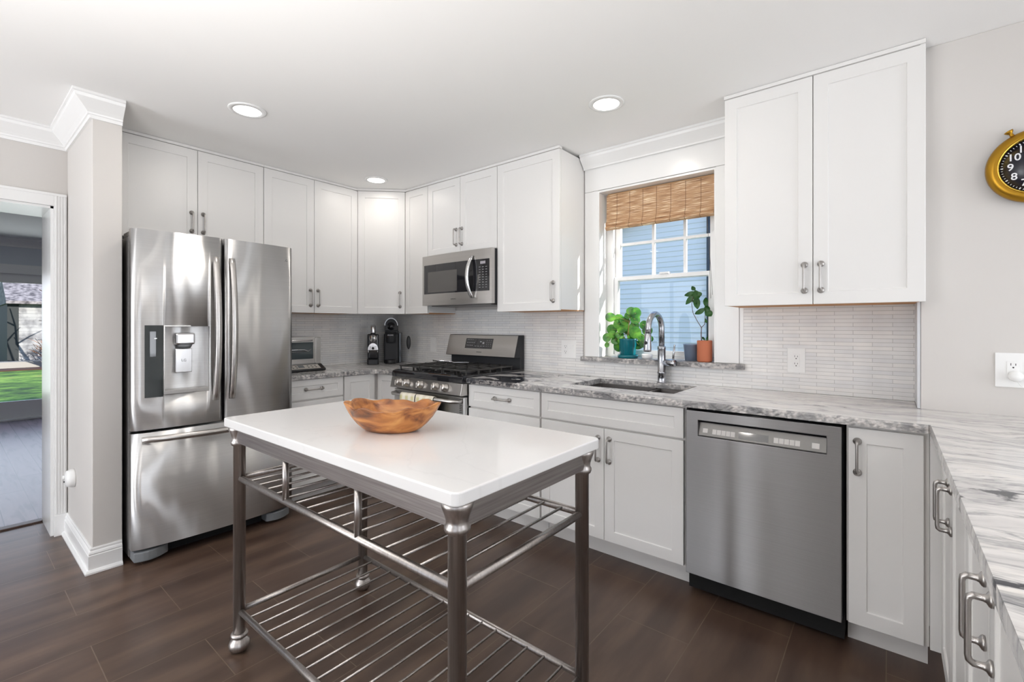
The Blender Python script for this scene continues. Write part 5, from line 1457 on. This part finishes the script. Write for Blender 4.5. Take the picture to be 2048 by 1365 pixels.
# ================================================================== OUTDOORS
gr = MB(); gr.box(-60, -5.6, -40, 40, -0.9, -0.5)
tag(gr.build('lawn', GRASS), 'green lawn behind the sunroom door', 'lawn', kind='stuff')
MB_ = MB().box(-30, 30, 1.2, 12, -0.9, -0.5).build('ground_side_yard', GRASS); MB_['kind'] = 'structure'
# neighbour's gabled house seen through the kitchen window
t = thing('neighbor_house', 'pale lap-sided house gable filling the view through the kitchen window', 'house', (1.0, 7.0, -0.5))
mb = MB(); zz = 0.0; x0_, x1_ = -2.6, 10.0
def gz(x): # roofline in local coordinates
    return 4.28 + (x + 1.23) * 0.38 if x < 4.5 else 4.28 + 5.73 * 0.38 - (x - 4.5) * 0.38
while zz < 6.3:
    z1_ = zz + 0.108
    xl = max(x0_, (zz - 4.28) / 0.38 - 1.23); xr = min(x1_, 4.5 + (6.457 - zz) / 0.38)
    if xl < xr - 0.05:
        mb.prism([(0.0, zz), (0.0, z1_), (-0.010, z1_), (-0.024, zz)], xl, xr, 'x')
    zz = z1_
mb.box(x0_ + 0.2, x1_ - 0.2, 0.01, 4.0, 0.0, 3.7)
mb.build('siding', SIDING, t)
mb = MB()
for xa, xb in ((-3.1, 4.5), (4.5, 12.1)):
    za, zb_ = gz(xa), gz(xb)
    mb.prism([(xa, za), (xb, zb_), (xb, zb_ + 0.22), (xa, za + 0.22)], -0.35, 4.2, 'y')
mb.build('roof', DTRIM, t)
t = MB(); t.tube([(0, 0, 0), (0, 0, 4.55)], 0.055, 12); t.tube([(0.11, -0.02, 2.2), (0.075, 0.0, 4.4)], 0.012, 6)
o = t.build('utility_conduit', PIPE); o.location = (1.06, 6.86, -0.499); tag(o, 'dark vertical pipe running up the neighbouring house wall', 'pipe')
# shed across the lawn
t = thing('garden_shed', 'white clapboard shed with grey roof across the lawn, seen through the doorway', 'shed', (-24.4, -0.2, -0.5))
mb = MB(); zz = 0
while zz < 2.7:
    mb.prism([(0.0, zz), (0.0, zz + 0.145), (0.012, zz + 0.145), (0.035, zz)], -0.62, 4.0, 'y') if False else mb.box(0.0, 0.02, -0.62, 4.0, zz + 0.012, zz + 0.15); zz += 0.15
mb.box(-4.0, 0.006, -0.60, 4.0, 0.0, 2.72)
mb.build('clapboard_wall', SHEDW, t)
MB().box(-4.0, 0.08, -0.95, -0.621, 0.0, 2.74).build('shaded_gable_side', mat('shade_tone_board', srgb(28, 34, 36), 0.7), t)  # shed's side face in shade; the shade is put into its dark colour
mb = MB(); mb.prism([(0.35, 2.66), (0.35, 2.78), (-2.1, 3.95), (-4.4, 2.78), (-4.4, 2.66)], -1.0, 4.3, 'y'); mb.build('shingle_roof', ROOFM, t)
MB().box(0.1, 0.8, -1.2, 4.0, 0.001, 0.28).build('stone_plinth', mat('garden_stone', srgb(150, 146, 140), 0.9), t)
# bare shrub and branches in front of the shed
def twigs(name, label, cat, base, n_, h_, spread_, r0, material, seed, lean=0.0):
    rnd = random.Random(seed); mb = MB()
    for k in range(n_):
        p = Vector((rnd.uniform(-0.2, 0.2), rnd.uniform(-0.3, 0.3), 0)); d = Vector((rnd.uniform(-.4, .4) * spread_, rnd.uniform(-1, 1) * spread_ + lean, 1)).normalized(); pts_ = [p]
        for s_ in range(5):
            d = (d + Vector((rnd.uniform(-.3, .3), rnd.uniform(-.35, .35), rnd.uniform(-.1, .2)))).normalized(); p = p + d * h_ / 5 * rnd.uniform(0.7, 1.1); pts_.append(p)
            if s_ in (1, 2, 3):
                q_ = p + Vector((rnd.uniform(-.3, .3), rnd.uniform(-.8, .8), rnd.uniform(0.1, .6))) * h_ * 0.3
                mb.tube([p, p.lerp(q_, 0.5) + Vector((0, 0, 0.03)), q_], [r0 * 0.5, r0 * 0.35, r0 * 0.15], 5)
        mb.tube(pts_, [r0 * (1 - 0.15 * i) for i in range(6)], 6)
    o = mb.build(name, material); o.location = base
    return tag(o, label, cat)
MB().box(-23.55, -22.3, -2.5, 4.5, -0.499, -0.46).build('mulch_bed', MULCH)
tag(bpy.data.objects['mulch_bed'], 'dark mulch bed along the foot of the shed', 'garden bed')
twigs('bare_shrub', 'bare orange-brown shrub in front of the white shed', 'shrub', (-22.95, 0.45, -0.44), 46, 1.5, 0.9, 0.022, TWIG, 3)
twigs('bare_tree', 'leafless dark tree with branches crossing in front of the shed', 'tree', (-21.6, 1.3, -0.42), 5, 4.4, 0.35, 0.07, BARK, 11, lean=-0.25)
